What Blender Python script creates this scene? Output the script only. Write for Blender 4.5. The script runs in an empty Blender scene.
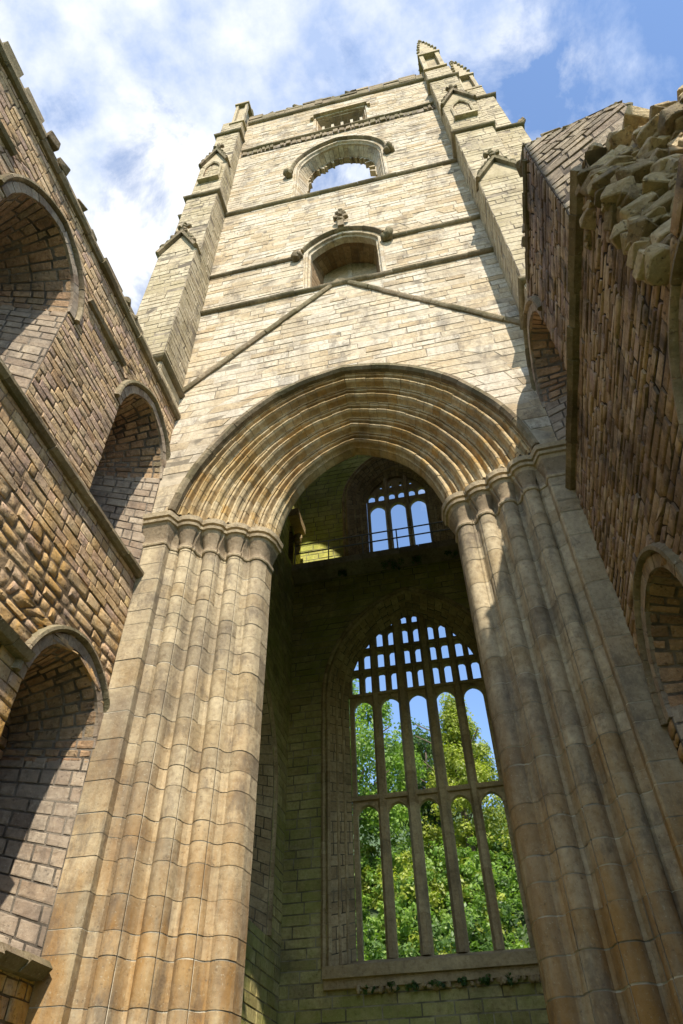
import bpy, bmesh, math, random
from mathutils import Vector, Matrix, noise
scene = bpy.context.scene
COL = scene.collection
S = 11.0                                   # metres per survey unit (camera to tower face)
def WX(x): return S * x
def WY(y): return S * (y - 1)
def WZ(z): return S * z + 1.6
def W(x, y, z): return (WX(x), WY(y), WZ(z))

# ------------------------------------------------------------------ camera, sky, sun, exposure
cam_d = bpy.data.cameras.new('camera'); cam = bpy.data.objects.new('camera', cam_d); COL.objects.link(cam)
Mr = ((0.97605925, 0.2165987, -0.01983269), (-0.16737669, 0.68974879, -0.70443712), (-0.13890059, 0.6908919, 0.70948926))
rt, dn, fw = [Vector(r) for r in Mr]
cm = Matrix((rt, -dn, -fw)).transposed().to_4x4()
cm.translation = Vector(W(0, 0, 0))
cam.matrix_world = cm
cam_d.sensor_fit = 'VERTICAL'; cam_d.sensor_height = 36; cam_d.lens = 24.01
cam_d.clip_start = 0.1; cam_d.clip_end = 3000
scene.camera = cam

AZ, EL = math.radians(20), math.radians(46.5)
sdir = Vector((math.sin(AZ) * math.cos(EL), -math.cos(AZ) * math.cos(EL), math.sin(EL)))
world = bpy.data.worlds.new('World'); scene.world = world; world.use_nodes = True
nt = world.node_tree; nt.nodes.clear()
def N(nt, t, **kw):
    n = nt.nodes.new(t)
    for k, v in kw.items(): setattr(n, k, v)
    return n
def mathn(nt, op, a, b=None, c=None, clamp=False):
    n = N(nt, 'ShaderNodeMath', operation=op); n.use_clamp = clamp
    for i, v in enumerate((a, b, c)):
        if v is None: continue
        if isinstance(v, (int, float)): n.inputs[i].default_value = v
        else: nt.links.new(v, n.inputs[i])
    return n.outputs[0]
def ramp(nt, fac, stops, interp='LINEAR'):
    n = N(nt, 'ShaderNodeValToRGB'); cr = n.color_ramp; cr.interpolation = interp
    while len(cr.elements) < len(stops): cr.elements.new(0.5)
    for e, (p, c) in zip(cr.elements, stops):
        e.position = p; e.color = (*c, 1) if len(c) == 3 else c
    nt.links.new(fac, n.inputs[0]); return n.outputs[0]
def mixc(nt, fac, a, b, mode='MIX'):
    n = N(nt, 'ShaderNodeMix', data_type='RGBA', blend_type=mode)
    for sock, v in ((n.inputs[0], fac), (n.inputs[6], a), (n.inputs[7], b)):
        if isinstance(v, (int, float)): sock.default_value = v
        elif isinstance(v, tuple): sock.default_value = (*v, 1)
        else: nt.links.new(v, sock)
    return n.outputs[2]
def noisen(nt, vec, scale, detail=4, rough=0.55, dist=0.0):
    n = N(nt, 'ShaderNodeTexNoise'); n.inputs['Scale'].default_value = scale
    n.inputs['Detail'].default_value = detail; n.inputs['Roughness'].default_value = rough
    n.inputs['Distortion'].default_value = dist
    if vec is not None: nt.links.new(vec, n.inputs['Vector'])
    return n.outputs['Fac']
def mapn(nt, vec, loc=(0, 0, 0), sc=(1, 1, 1), rot=(0, 0, 0)):
    n = N(nt, 'ShaderNodeMapping'); n.inputs['Location'].default_value = loc; n.inputs['Scale'].default_value = sc
    n.inputs['Rotation'].default_value = rot; nt.links.new(vec, n.inputs['Vector']); return n.outputs[0]
sky = N(nt, 'ShaderNodeTexSky', sky_type='NISHITA', sun_disc=False, sun_elevation=EL, sun_rotation=math.pi - AZ,
        air_density=1.0, dust_density=0.4, ozone_density=3.0, altitude=100)
bg1 = N(nt, 'ShaderNodeBackground'); bg1.inputs['Strength'].default_value = 0.135
nt.links.new(sky.outputs[0], bg1.inputs[0])
tc = N(nt, 'ShaderNodeTexCoord')
big = noisen(nt, mapn(nt, tc.outputs['Generated'], loc=(0.9, 2.3, 0.35)), 1.9, 3, 0.5)
fine = noisen(nt, mapn(nt, tc.outputs['Generated'], loc=(3.1, 0.4, 1.2)), 5.0, 12, 0.62, 0.3)
sx = N(nt, 'ShaderNodeSeparateXYZ'); nt.links.new(tc.outputs['Generated'], sx.inputs[0])
west = mathn(nt, 'ADD', mathn(nt, 'MULTIPLY', sx.outputs[0], -0.20), 0.012)
dens = mathn(nt, 'ADD', mathn(nt, 'ADD', mathn(nt, 'MULTIPLY', big, 0.75), mathn(nt, 'MULTIPLY', fine, 1.05)), mathn(nt, 'ADD', west, mathn(nt, 'MULTIPLY', mathn(nt, 'SUBTRACT', sx.outputs[2], 0.95), 0.55)))
cl = ramp(nt, dens, [(0.82, (0, 0, 0)), (0.90, (0.42, 0.42, 0.42)), (0.97, (0.92, 0.92, 0.92)), (1.06, (1, 1, 1))])
shade = noisen(nt, mapn(nt, tc.outputs['Generated'], loc=(5, 1, 2)), 4.2, 8, 0.6)
ccol = ramp(nt, shade, [(0.38, (0.42, 0.54, 0.80)), (0.58, (0.95, 0.97, 1.0))])
bg2 = N(nt, 'ShaderNodeBackground'); bg2.inputs['Strength'].default_value = 0.53
nt.links.new(ccol, bg2.inputs[0])
ms = N(nt, 'ShaderNodeMixShader'); nt.links.new(cl, ms.inputs[0])
nt.links.new(bg1.outputs[0], ms.inputs[1]); nt.links.new(bg2.outputs[0], ms.inputs[2])
wo = N(nt, 'ShaderNodeOutputWorld'); nt.links.new(ms.outputs[0], wo.inputs[0])

sun_d = bpy.data.lights.new('sun', 'SUN'); sun = bpy.data.objects.new('sun', sun_d); COL.objects.link(sun)
sun_d.energy = 3.7; sun_d.angle = math.radians(0.53); sun_d.color = (1.0, 0.93, 0.82)
sun.rotation_euler = sdir.to_track_quat('Z', 'Y').to_euler(); sun.location = (20, -40, 80)
vs = scene.view_settings; vs.view_transform = 'Standard'; vs.look = 'None'; vs.gamma = 1; vs.use_curve_mapping = False
vs.exposure = 1.2

# ------------------------------------------------------------------ materials
def stone(name, cols, stain=(0.10, 0.08, 0.06), stain_amt=0.45, moss=None, moss_amt=0.0, low=None, low_z=(4, 9), mortar=(0.30, 0.25, 0.19),
          brick=False, rough_bump=0.5, streak=0.35, hi=None, hi_z=None, fine_sc=9.0, bed_amt=0.4, tone_amt=0.72, fleck=0.5, crust=0.0, sat=1.1):
    m = bpy.data.materials.new(name); m.use_nodes = True; nt = m.node_tree; nt.nodes.clear()
    geo = N(nt, 'ShaderNodeNewGeometry'); P = geo.outputs['Position']
    at = N(nt, 'ShaderNodeAttribute', attribute_name='tone')
    sep = N(nt, 'ShaderNodeSeparateXYZ'); nt.links.new(at.outputs['Vector'], sep.inputs[0])
    tone, mort = sep.outputs[0], sep.outputs[1]
    sp = N(nt, 'ShaderNodeSeparateXYZ'); nt.links.new(P, sp.inputs[0])
    if brick:                             # flat hidden walls only: coursed joints from the brick texture
        cx = N(nt, 'ShaderNodeCombineXYZ'); nt.links.new(mathn(nt, 'ADD', sp.outputs[0], sp.outputs[1]), cx.inputs[0]); nt.links.new(sp.outputs[2], cx.inputs[1])
        bt = N(nt, 'ShaderNodeTexBrick'); nt.links.new(cx.outputs[0], bt.inputs['Vector'])
        bt.inputs['Scale'].default_value = 1; bt.inputs['Brick Width'].default_value = 0.62; bt.inputs['Row Height'].default_value = 0.31
        bt.inputs['Mortar Size'].default_value = 0.015; bt.inputs['Color1'].default_value = (0, 0, 0, 1); bt.inputs['Color2'].default_value = (1, 1, 1, 1)
        sb = N(nt, 'ShaderNodeSeparateColor'); nt.links.new(bt.outputs['Color'], sb.inputs[0])
        tone = sb.outputs[0]; mort = bt.outputs['Fac']
    n = len(cols)
    nz = noisen(nt, P, 0.9, 5, 0.6)
    t2 = mathn(nt, 'ADD', mathn(nt, 'ADD', mathn(nt, 'MULTIPLY', tone, tone_amt), (0.72 - tone_amt) * 0.5), mathn(nt, 'MULTIPLY', mathn(nt, 'SUBTRACT', nz, 0.36), 1.0), clamp=True)
    base = ramp(nt, t2, [(i / (n - 1), c) for i, c in enumerate(cols)])
    # grain inside each block
    g = noisen(nt, P, fine_sc, 8, 0.68)
    base = mixc(nt, 1.0, base, ramp(nt, g, [(0.28, (0.66, 0.62, 0.58)), (0.52, (1, 1, 1)), (0.74, (1.22, 1.2, 1.15))]), 'MULTIPLY')
    # bedding of the sandstone: thin level bands
    bed = noisen(nt, mapn(nt, P, sc=(0.8, 0.8, 5)), 1.5, 5, 0.6, 0.6)
    base = mixc(nt, bed_amt, base, ramp(nt, bed, [(0.32, (0.74, 0.68, 0.62)), (0.55, (1, 1, 1)), (0.72, (1.14, 1.12, 1.08))]), 'MULTIPLY')
    # stains, with streaks that run down
    st = noisen(nt, mapn(nt, P, sc=(1.6, 1.6, 0.28)), 0.8, 6, 0.62)
    stf = ramp(nt, st, [(0.50, (0, 0, 0)), (0.68, (1, 1, 1))])
    base = mixc(nt, mathn(nt, 'MULTIPLY', stf, streak), base, stain)
    s2 = ramp(nt, noisen(nt, mapn(nt, P, loc=(7, 3, 1)), 0.55, 7, 0.66), [(0.52, (0, 0, 0)), (0.66, (1, 1, 1))])
    base = mixc(nt, mathn(nt, 'MULTIPLY', s2, stain_amt), base, stain)
    if moss:
        ms_ = ramp(nt, noisen(nt, mapn(nt, P, loc=(2, 9, 4)), 0.7, 7, 0.66), [(0.42, (0, 0, 0)), (0.60, (1, 1, 1))])
        base = mixc(nt, mathn(nt, 'MULTIPLY', ms_, moss_amt), base, moss)
    if low:
        lf = N(nt, 'ShaderNodeMapRange'); lf.inputs[1].default_value = low_z[1]; lf.inputs[2].default_value = low_z[0]
        nt.links.new(mathn(nt, 'ADD', sp.outputs[2], mathn(nt, 'MULTIPLY', mathn(nt, 'SUBTRACT', nz, 0.5), 8)), lf.inputs[0])
        lf2 = ramp(nt, noisen(nt, mapn(nt, P, loc=(1, 6, 2), sc=(2.2, 2.2, .5)), .9, 6, .65), [(.40, (.12, .12, .12)), (.60, (1, 1, 1))])
        base = mixc(nt, mathn(nt, 'MULTIPLY', mathn(nt, 'MULTIPLY', lf.outputs[0], lf2), 0.85), base, low, 'MIX')
    # pits and lichen flecks
    li = ramp(nt, noisen(nt, P, 26, 3, 0.6), [(0.62, (0, 0, 0)), (0.70, (1, 1, 1))])
    base = mixc(nt, mathn(nt, 'MULTIPLY', li, 0.34), base, (0.50, 0.47, 0.36))
    dk = ramp(nt, noisen(nt, mapn(nt, P, loc=(4, 4, 4)), 17, 4, 0.7), [(0.60, (0, 0, 0)), (0.70, (1, 1, 1))])
    base = mixc(nt, mathn(nt, 'MULTIPLY', dk, fleck), base, (0.075, 0.058, 0.045))
    if crust:
        cr_ = ramp(nt, noisen(nt, mapn(nt, P, loc=(8, 2, 5), sc=(1, 1, .45)), 1.7, 9, 0.72), [(0.53, (0, 0, 0)), (0.63, (1, 1, 1))])
        base = mixc(nt, mathn(nt, 'MULTIPLY', cr_, crust), base, (0.085, 0.07, 0.058))
    base = mixc(nt, mort, base, mixc(nt, ramp(nt, noisen(nt, P, 1.3, 4), [(0.42, (0, 0, 0)), (0.58, (1, 1, 1))]), mortar, tuple(c * 0.42 for c in mortar)))
    hs = N(nt, 'ShaderNodeHueSaturation'); hs.inputs['Saturation'].default_value = sat; nt.links.new(base, hs.inputs['Color']); base = hs.outputs[0]
    bs = N(nt, 'ShaderNodeBsdfPrincipled'); nt.links.new(base, bs.inputs['Base Color']); bs.inputs['Roughness'].default_value = 0.92
    bs.inputs['Specular IOR Level'].default_value = 0.15
    h = mathn(nt, 'ADD', mathn(nt, 'ADD', mathn(nt, 'MULTIPLY', g, 0.7), mathn(nt, 'MULTIPLY', bed, bed_amt * 1.2)), mathn(nt, 'MULTIPLY', dk, -0.5))
    if brick: h = mathn(nt, 'SUBTRACT', h, mathn(nt, 'MULTIPLY', mort, 0.6))
    bp = N(nt, 'ShaderNodeBump'); bp.inputs['Strength'].default_value = rough_bump; bp.inputs['Distance'].default_value = 0.06
    nt.links.new(h, bp.inputs['Height']); nt.links.new(bp.outputs[0], bs.inputs['Normal'])
    o = N(nt, 'ShaderNodeOutputMaterial'); nt.links.new(bs.outputs[0], o.inputs[0])
    return m
M = {}
M['face'] = stone('tower_ashlar', [(0.34, 0.235, 0.12), (0.43, 0.33, 0.19), (0.49, 0.405, 0.27), (0.53, 0.465, 0.35), (0.45, 0.37, 0.26)],
                  stain=(0.24, 0.185, 0.12), stain_amt=0.5, streak=0.5, mortar=(0.44, 0.36, 0.245), rough_bump=0.5, tone_amt=.6, fleck=.7, crust=.5, sat=.92)
M['butt'] = stone('buttress_ashlar', [(0.30, 0.235, 0.14), (0.40, 0.325, 0.20), (0.48, 0.40, 0.26), (0.43, 0.37, 0.25)],
                  stain=(0.17, 0.13, 0.06), stain_amt=0.4, moss=(0.24, 0.19, 0.06), moss_amt=0.28, mortar=(0.30, 0.24, 0.16), crust=.5, tone_amt=.55, sat=.92)
M['trim'] = stone('weathered_trim', [(0.15, 0.115, 0.075), (0.25, 0.20, 0.135), (0.37, 0.30, 0.21)], stain=(0.07, 0.056, 0.038), stain_amt=0.7,
                  moss=(0.10, 0.10, 0.045), moss_amt=0.45, rough_bump=0.7)
M['pier'] = stone('pier_ashlar', [(0.20, 0.165, 0.115), (0.33, 0.275, 0.185), (0.43, 0.36, 0.245), (0.30, 0.235, 0.145), (0.52, 0.445, 0.31)],
                  stain=(0.13, 0.10, 0.075), stain_amt=0.6, low=(0.30, 0.155, 0.045), low_z=(1.5, 9.5), mortar=(0.54, 0.48, 0.37), crust=.5, streak=0.45, bed_amt=0.15, rough_bump=0.35)
M['arch'] = stone('arch_mouldings', [(0.33, 0.225, 0.11), (0.45, 0.34, 0.185), (0.52, 0.43, 0.28), (0.43, 0.29, 0.13), (0.54, 0.46, 0.32)],
                  stain=(0.17, 0.105, 0.05), stain_amt=0.55, crust=.3, streak=0.4, mortar=(0.34, 0.27, 0.18))
M['cap'] = stone('capital_stone', [(0.22, 0.175, 0.12), (0.30, 0.24, 0.165), (0.38, 0.31, 0.21), (0.46, 0.38, 0.26)], stain=(0.15, 0.12, 0.085), stain_amt=0.5, bed_amt=.15)
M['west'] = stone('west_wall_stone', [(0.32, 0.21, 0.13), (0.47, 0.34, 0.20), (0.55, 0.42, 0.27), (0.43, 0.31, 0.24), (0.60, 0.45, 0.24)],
                  stain=(0.155, 0.115, 0.10), stain_amt=0.6, low=(0.56, 0.33, 0.11), low_z=(8.0, 12.0), mortar=(0.25, 0.18, 0.11), rough_bump=1.0, fine_sc=6, crust=.5, fleck=.75)  # purple-brown stain, also standing in for shadow streaks on the wall
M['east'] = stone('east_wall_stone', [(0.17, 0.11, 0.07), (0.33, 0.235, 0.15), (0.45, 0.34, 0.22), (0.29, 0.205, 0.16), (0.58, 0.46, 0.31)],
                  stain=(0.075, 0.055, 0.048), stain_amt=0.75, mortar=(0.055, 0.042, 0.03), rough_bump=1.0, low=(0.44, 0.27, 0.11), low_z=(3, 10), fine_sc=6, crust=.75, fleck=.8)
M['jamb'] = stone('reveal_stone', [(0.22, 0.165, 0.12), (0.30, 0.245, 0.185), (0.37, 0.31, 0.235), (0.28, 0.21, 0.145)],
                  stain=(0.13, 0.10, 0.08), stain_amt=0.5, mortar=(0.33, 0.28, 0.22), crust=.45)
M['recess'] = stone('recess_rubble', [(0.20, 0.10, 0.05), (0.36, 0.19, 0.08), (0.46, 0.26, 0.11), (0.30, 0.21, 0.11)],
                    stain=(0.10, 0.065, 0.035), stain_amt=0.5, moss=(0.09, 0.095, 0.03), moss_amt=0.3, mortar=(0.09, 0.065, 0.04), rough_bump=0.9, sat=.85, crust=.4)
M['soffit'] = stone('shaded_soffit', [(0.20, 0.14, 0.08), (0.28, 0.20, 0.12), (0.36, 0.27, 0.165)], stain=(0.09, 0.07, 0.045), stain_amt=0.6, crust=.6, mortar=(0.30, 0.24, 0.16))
M['inner'] = stone('damp_inner_stone', [(0.27, 0.225, 0.10), (0.39, 0.33, 0.15), (0.50, 0.43, 0.21), (0.32, 0.265, 0.15)],
                   stain=(0.12, 0.105, 0.05), stain_amt=0.55, moss=(0.22, 0.235, 0.06), moss_amt=0.6, mortar=(0.30, 0.26, 0.16))
M['inner_lit'] = stone('mossy_sunlit_stone', [(0.38, 0.37, 0.11), (0.48, 0.47, 0.15), (0.55, 0.53, 0.20), (0.42, 0.39, 0.15)],  # mossy; sunlight on the upper walls put into a brighter yellow-green
                      stain=(0.12, 0.11, 0.05), stain_amt=0.4, moss=(0.27, 0.30, 0.07), moss_amt=0.6, mortar=(0.25, 0.24, 0.13))
M['inner_trim'] = stone('window_dressings', [(0.30, 0.22, 0.12), (0.42, 0.32, 0.18), (0.52, 0.41, 0.24)], stain=(0.11, 0.085, 0.05), stain_amt=0.5, mortar=(0.18, 0.15, 0.1))
M['plain'] = stone('coursed_wall', [(0.22, 0.17, 0.11), (0.30, 0.24, 0.16), (0.36, 0.29, 0.20)], brick=True, stain_amt=0.4)
M['rubble'] = stone('rubble_core', [(0.18, 0.13, 0.075), (0.33, 0.25, 0.15), (0.46, 0.36, 0.22), (0.54, 0.44, 0.29)], stain=(0.06, 0.052, 0.035),
                    stain_amt=0.55, moss=(0.10, 0.10, 0.04), moss_amt=0.25, rough_bump=1.0, crust=.5)
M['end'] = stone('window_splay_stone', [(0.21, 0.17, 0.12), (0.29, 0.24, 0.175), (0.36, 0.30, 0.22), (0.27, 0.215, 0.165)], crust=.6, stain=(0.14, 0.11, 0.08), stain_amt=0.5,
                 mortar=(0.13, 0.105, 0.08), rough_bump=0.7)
def simple(name, col, rough=0.6, metal=0.0, var=0.0, sc=6):
    m = bpy.data.materials.new(name); m.use_nodes = True; nt = m.node_tree; bs = nt.nodes['Principled BSDF']
    bs.inputs['Roughness'].default_value = rough; bs.inputs['Metallic'].default_value = metal
    geo = N(nt, 'ShaderNodeNewGeometry')
    f = noisen(nt, geo.outputs['Position'], sc, 5, 0.6)
    c = ramp(nt, f, [(0.3, tuple(x * (1 - var) for x in col)), (0.7, tuple(min(1, x * (1 + var)) for x in col))])
    nt.links.new(c, bs.inputs['Base Color']); return m
M['iron'] = simple('galvanised_rail', (0.22, 0.22, 0.2), 0.5, 0.6, 0.2)
M['bark'] = simple('bark', (0.10, 0.075, 0.05), 0.9, 0, 0.4)
M['grass'] = simple('grass', (0.06, 0.10, 0.025), 0.9, 0, 0.4, 0.8)
M['hill'] = simple('hillside_undergrowth', (0.045, 0.075, 0.02), 0.95, 0, 0.6, 0.5)  # kept dark so gaps between the bushes show as painted shadow
def leafmat(name, c0, c1, c2):
    m = bpy.data.materials.new(name); m.use_nodes = True; nt = m.node_tree; nt.nodes.clear()
    at = N(nt, 'ShaderNodeAttribute', attribute_name='tone'); sp = N(nt, 'ShaderNodeSeparateXYZ'); nt.links.new(at.outputs['Vector'], sp.inputs[0])
    c = ramp(nt, sp.outputs[0], [(0, c0), (0.5, c1), (1, c2)])
    d = N(nt, 'ShaderNodeBsdfPrincipled'); nt.links.new(c, d.inputs['Base Color']); d.inputs['Roughness'].default_value = 0.5
    t = N(nt, 'ShaderNodeBsdfTranslucent'); nt.links.new(mixc(nt, 1.0, c, (1.3, 1.5, 0.6), 'MULTIPLY'), t.inputs[0])
    mx = N(nt, 'ShaderNodeMixShader'); mx.inputs[0].default_value = 0.42
    nt.links.new(d.outputs[0], mx.inputs[1]); nt.links.new(t.outputs[0], mx.inputs[2])
    o = N(nt, 'ShaderNodeOutputMaterial'); nt.links.new(mx.outputs[0], o.inputs[0]); return m
M['leaf_a'] = leafmat('broad_leaves', (0.07, 0.13, 0.02), (0.15, 0.25, 0.035), (0.27, 0.37, 0.06))
M['leaf_b'] = leafmat('dark_leaves', (0.03, 0.065, 0.015), (0.07, 0.13, 0.025), (0.14, 0.22, 0.05))
M['leaf_c'] = leafmat('yellow_leaves', (0.13, 0.17, 0.02), (0.25, 0.29, 0.035), (0.38, 0.40, 0.06))

# ------------------------------------------------------------------ mesh helpers
def tag(o, label=None, cat=None, group=None, kind=None):
    if label: o['label'] = label
    if cat: o['category'] = cat
    if group: o['group'] = group
    if kind: o['kind'] = kind
    return o
def empty(name, loc, label, cat, group=None):
    o = bpy.data.objects.new(name, None); COL.objects.link(o); o.location = loc; o.empty_display_size = 0.5
    return tag(o, label, cat, group)
class MB:
    def __init__(s): s.v = []; s.f = []; s.t = []
    def face(s, pts, tone=0.5, mort=0.0):
        b = len(s.v); s.v.extend([tuple(p) for p in pts]); s.f.append(tuple(range(b, b + len(pts)))); s.t.append((tone, mort, 0.0))
    def grid(s, rows, tone=0.5, mort=0.0, flip=False):
        b = len(s.v); n = len(rows[0])
        for r in rows: s.v.extend([tuple(p) for p in r])
        for i in range(len(rows) - 1):
            for j in range(n - 1):
                q = (b + i * n + j, b + i * n + j + 1, b + (i + 1) * n + j + 1, b + (i + 1) * n + j)
                s.f.append(q[::-1] if flip else q)
                s.t.append(((tone(i, j) if callable(tone) else tone), mort, 0.0))
    def box(s, a, b, tone=0.5):
        x0, y0, z0 = a; x1, y1, z1 = b
        P = [(x0, y0, z0), (x1, y0, z0), (x1, y1, z0), (x0, y1, z0), (x0, y0, z1), (x1, y0, z1), (x1, y1, z1), (x0, y1, z1)]
        k = len(s.v); s.v.extend(P)
        for q in ((0, 3, 2, 1), (4, 5, 6, 7), (0, 1, 5, 4), (1, 2, 6, 5), (2, 3, 7, 6), (3, 0, 4, 7)):
            s.f.append(tuple(k + i for i in q)); s.t.append((tone, 0.0, 0.0))
    def build(s, name, mat, parent=None, smooth=None, merge=True):
        me = bpy.data.meshes.new(name); me.from_pydata(s.v, [], s.f)
        a = me.attributes.new('tone', 'FLOAT_VECTOR', 'FACE'); a.data.foreach_set('vector', [c for t in s.t for c in t])
        me.materials.append(mat)
        if smooth is not None:
            me.shade_smooth(); me.set_sharp_from_angle(angle=math.radians(smooth))
        me.update()
        o = bpy.data.objects.new(name, me); COL.objects.link(o)
        if parent:
            o.parent = parent
            L = Vector((0, 0, 0)); p = parent
            while p: L += p.location; p = p.parent
            o.location = -L
        return o
# planar mappings: (u, v, d) with d outward from the wall
def mapY(Y, sgn): return lambda u, v, d: (u, Y + sgn * d, v)
def mapX(X, sgn): return lambda u, v, d: (X + sgn * d, u, v)

class Op:
    """an arched opening: centre uc, half width a, sill z0, springing zs, apex za (all metres), sag as share of the chord"""
    def __init__(s, uc, a, z0, zs, za, sag=None):
        s.uc, s.a, s.z0, s.zs, s.za = uc, a, z0, zs, za
        h = za - zs; ch = math.hypot(a, h)
        if sag is None:
            R = (a * a + h * h) / (2 * a) if h >= a * 0.999 else None
            if R: sg = R - math.sqrt(max(R * R - ch * ch / 4, 0))
            else: sg = ch * 0.17
        else: sg = sag * ch
        s.arc = []
        n = 16
        R = (ch * ch / 4 + sg * sg) / (2 * sg)
        dx, dz = -a / ch, h / ch; nx, nz = dz, -dx      # outward normal of chord
        if nx < 0: nx, nz = -nx, -nz
        mx, mz = a / 2, h / 2
        cx, cz = mx + nx * (sg - R), mz + nz * (sg - R)
        a0 = math.atan2(0 - cz, a - cx); a1 = math.atan2(h - cz, 0 - cx)
        for i in range(n + 1):
            t = a0 + (a1 - a0) * i / n
            s.arc.append((max(0, cx + R * math.cos(t)), cz + R * math.sin(t)))
    def hw(s, v):
        if v < s.z0 - 1e-6 or v >= s.za - 1e-6: return 0.0 if abs(v - s.za) < 1e-3 else None
        if v <= s.zs: return s.a
        z = v - s.zs
        for (x0, z0), (x1, z1) in zip(s.arc, s.arc[1:]):
            if z0 <= z <= z1 or (z1 - z0) <= 0 and z <= z0: return x0 + (x1 - x0) * (z - z0) / max(z1 - z0, 1e-6)
        return 0.0
    def outline(s, n_j=4):
        L = [(s.uc - s.a, s.z0 + (s.zs - s.z0) * i / n_j) for i in range(n_j)]
        L += [(s.uc - x, s.zs + z) for x, z in s.arc]
        R_ = [(2 * s.uc - u, v) for u, v in L]
        return L + R_[::-1][1:]
def ivals(v, u0, u1, ops):
    """intervals of wall at height v"""
    f0 = u0(v) if callable(u0) else u0; f1 = u1(v) if callable(u1) else u1
    cuts = []
    for o in ops:
        h = o.hw(v)
        if h is not None: cuts.append((o.uc - h, o.uc + h))
    cuts.sort(); out = []; c = f0
    for a, b in cuts: out.append((c, a)); c = b
    out.append((c, f1)); return out
def pair_rows(va, vb, u0, u1, ops):
    act = [o for o in ops if o.z0 - 1e-4 <= (va + vb) / 2 < o.za]
    def at(v):
        out = []; f0 = u0(v) if callable(u0) else u0; f1 = u1(v) if callable(u1) else u1
        c = f0
        for o in sorted(act, key=lambda o: o.uc):
            h = o.hw(min(max(v, o.z0), o.za)) or 0.0
            out.append((c, o.uc - h)); c = o.uc + h
        out.append((c, f1)); return out
    return list(zip(at(va), at(vb)))
def courses(rng, v0, v1, lo, hi, brk=()):
    bs = sorted({v0, v1, *[b for b in brk if v0 < b < v1]}); out = []
    for a, b in zip(bs, bs[1:]):
        v = a; cur = []
        while v < b - 1e-4: 
            cur.append(v); v += rng.uniform(lo, hi)
        if len(cur) > 1 and (b - cur[-1]) < lo * 0.5: cur.pop()
        out += cur
    out.append(v1); return out
def masonry(mb, Mp, v0, v1, u0, u1, ops=(), ch=(0.26, 0.36), bl=(0.4, 0.8), gap=0.018, rel=(0.012, 0.03), tilt=0.004, cham=0.012, jit=0.0,
            seed=1, pillow=0.0, miss=0.0, brk=(), back=True, holes=0.0, mask=None, topf=None):
    rng = random.Random(seed)
    br = [b for o in ops for b in (o.z0, o.za, o.zs)] + list(brk)
    rows = courses(rng, v0, v1, ch[0], ch[1], br)
    for va, vb in zip(rows, rows[1:]):
        rowtone = rng.uniform(-0.14, 0.14); rb = rng.uniform(0.75, 1.35)
        for (a0, a1), (b0, b1) in pair_rows(va, vb, u0, u1, ops):
            if min(a1 - a0, b1 - b0) < -0.01 or max(a1 - a0, b1 - b0) < 0.03: continue
            Lm = max(a1 - a0, b1 - b0)
            cuts = [0.0]; x = rng.uniform(0.2, 1.0) * bl[1] * rb
            while x < Lm - bl[0] * 0.5: cuts.append(x / Lm); x += rng.uniform(*bl) * rb
            cuts.append(1.0)
            for s0, s1 in zip(cuts, cuts[1:]):
                q = [a0 + (a1 - a0) * s0, a0 + (a1 - a0) * s1, b0 + (b1 - b0) * s1, b0 + (b1 - b0) * s0]
                um = sum(q) / 4; vm = (va + vb) / 2
                if mask and not mask(um, vm): continue
                if rng.random() < miss: continue
                g = gap / 2; tn = min(1, max(0, rng.random() + rowtone)); hole = rng.random() < holes
                r0 = -0.05 if hole else rng.uniform(*rel)
                jj = lambda: rng.uniform(-jit, jit)
                wdt = min(q[1] - q[0], q[2] - q[3])
                gg = min(g, wdt * 0.2) if wdt > 0 else 0; c = min(cham, max(wdt, 0) * 0.2)
                O = [(q[0] + gg, va + g), (q[1] - gg, va + g), (q[2] - gg, vb - g), (q[3] + gg, vb - g)]
                I = [(O[0][0] + c, O[0][1] + c), (O[1][0] - c, O[1][1] + c), (O[2][0] - c, O[2][1] - c), (O[3][0] + c, O[3][1] - c)]
                outer = [Mp(u + jj(), v + jj(), -0.03) for u, v in O]
                inner = [Mp(u + jj(), v + jj(), r0 + rng.uniform(-tilt, tilt)) for u, v in I]
                k = len(mb.v); mb.v.extend(outer); mb.v.extend(inner)
                for i in range(4):
                    mb.f.append((k + i, k + (i + 1) % 4, k + 4 + (i + 1) % 4, k + 4 + i)); mb.t.append((tn, 0.15, 0))
                if pillow > 0 and not hole:
                    ci = min(cham * 2.2, wdt * .28, (vb - va) * .28); pw = rng.uniform(0.3, 1) * pillow
                    tu, tv = rng.uniform(-.35, .35) * pw, rng.uniform(-.5, .5) * pw
                    for (u, v), sg_u, sg_v in zip(I, (1, -1, -1, 1), (1, 1, -1, -1)):
                        mb.v.append(Mp(u + sg_u * ci + jj(), v + sg_v * ci + jj(), r0 + pw + sg_u * tu + sg_v * tv))
                    for i in range(4): mb.f.append((k + 4 + i, k + 4 + (i + 1) % 4, k + 8 + (i + 1) % 4, k + 8 + i)); mb.t.append((tn, 0, 0))
                    mb.f.append((k + 8, k + 9, k + 10, k + 11)); mb.t.append((tn, 0, 0))
                else:
                    mb.f.append((k + 4, k + 5, k + 6, k + 7)); mb.t.append((tn, 0, 0))
    if back: backing(mb, Mp, v0, v1, u0, u1, ops)
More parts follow.
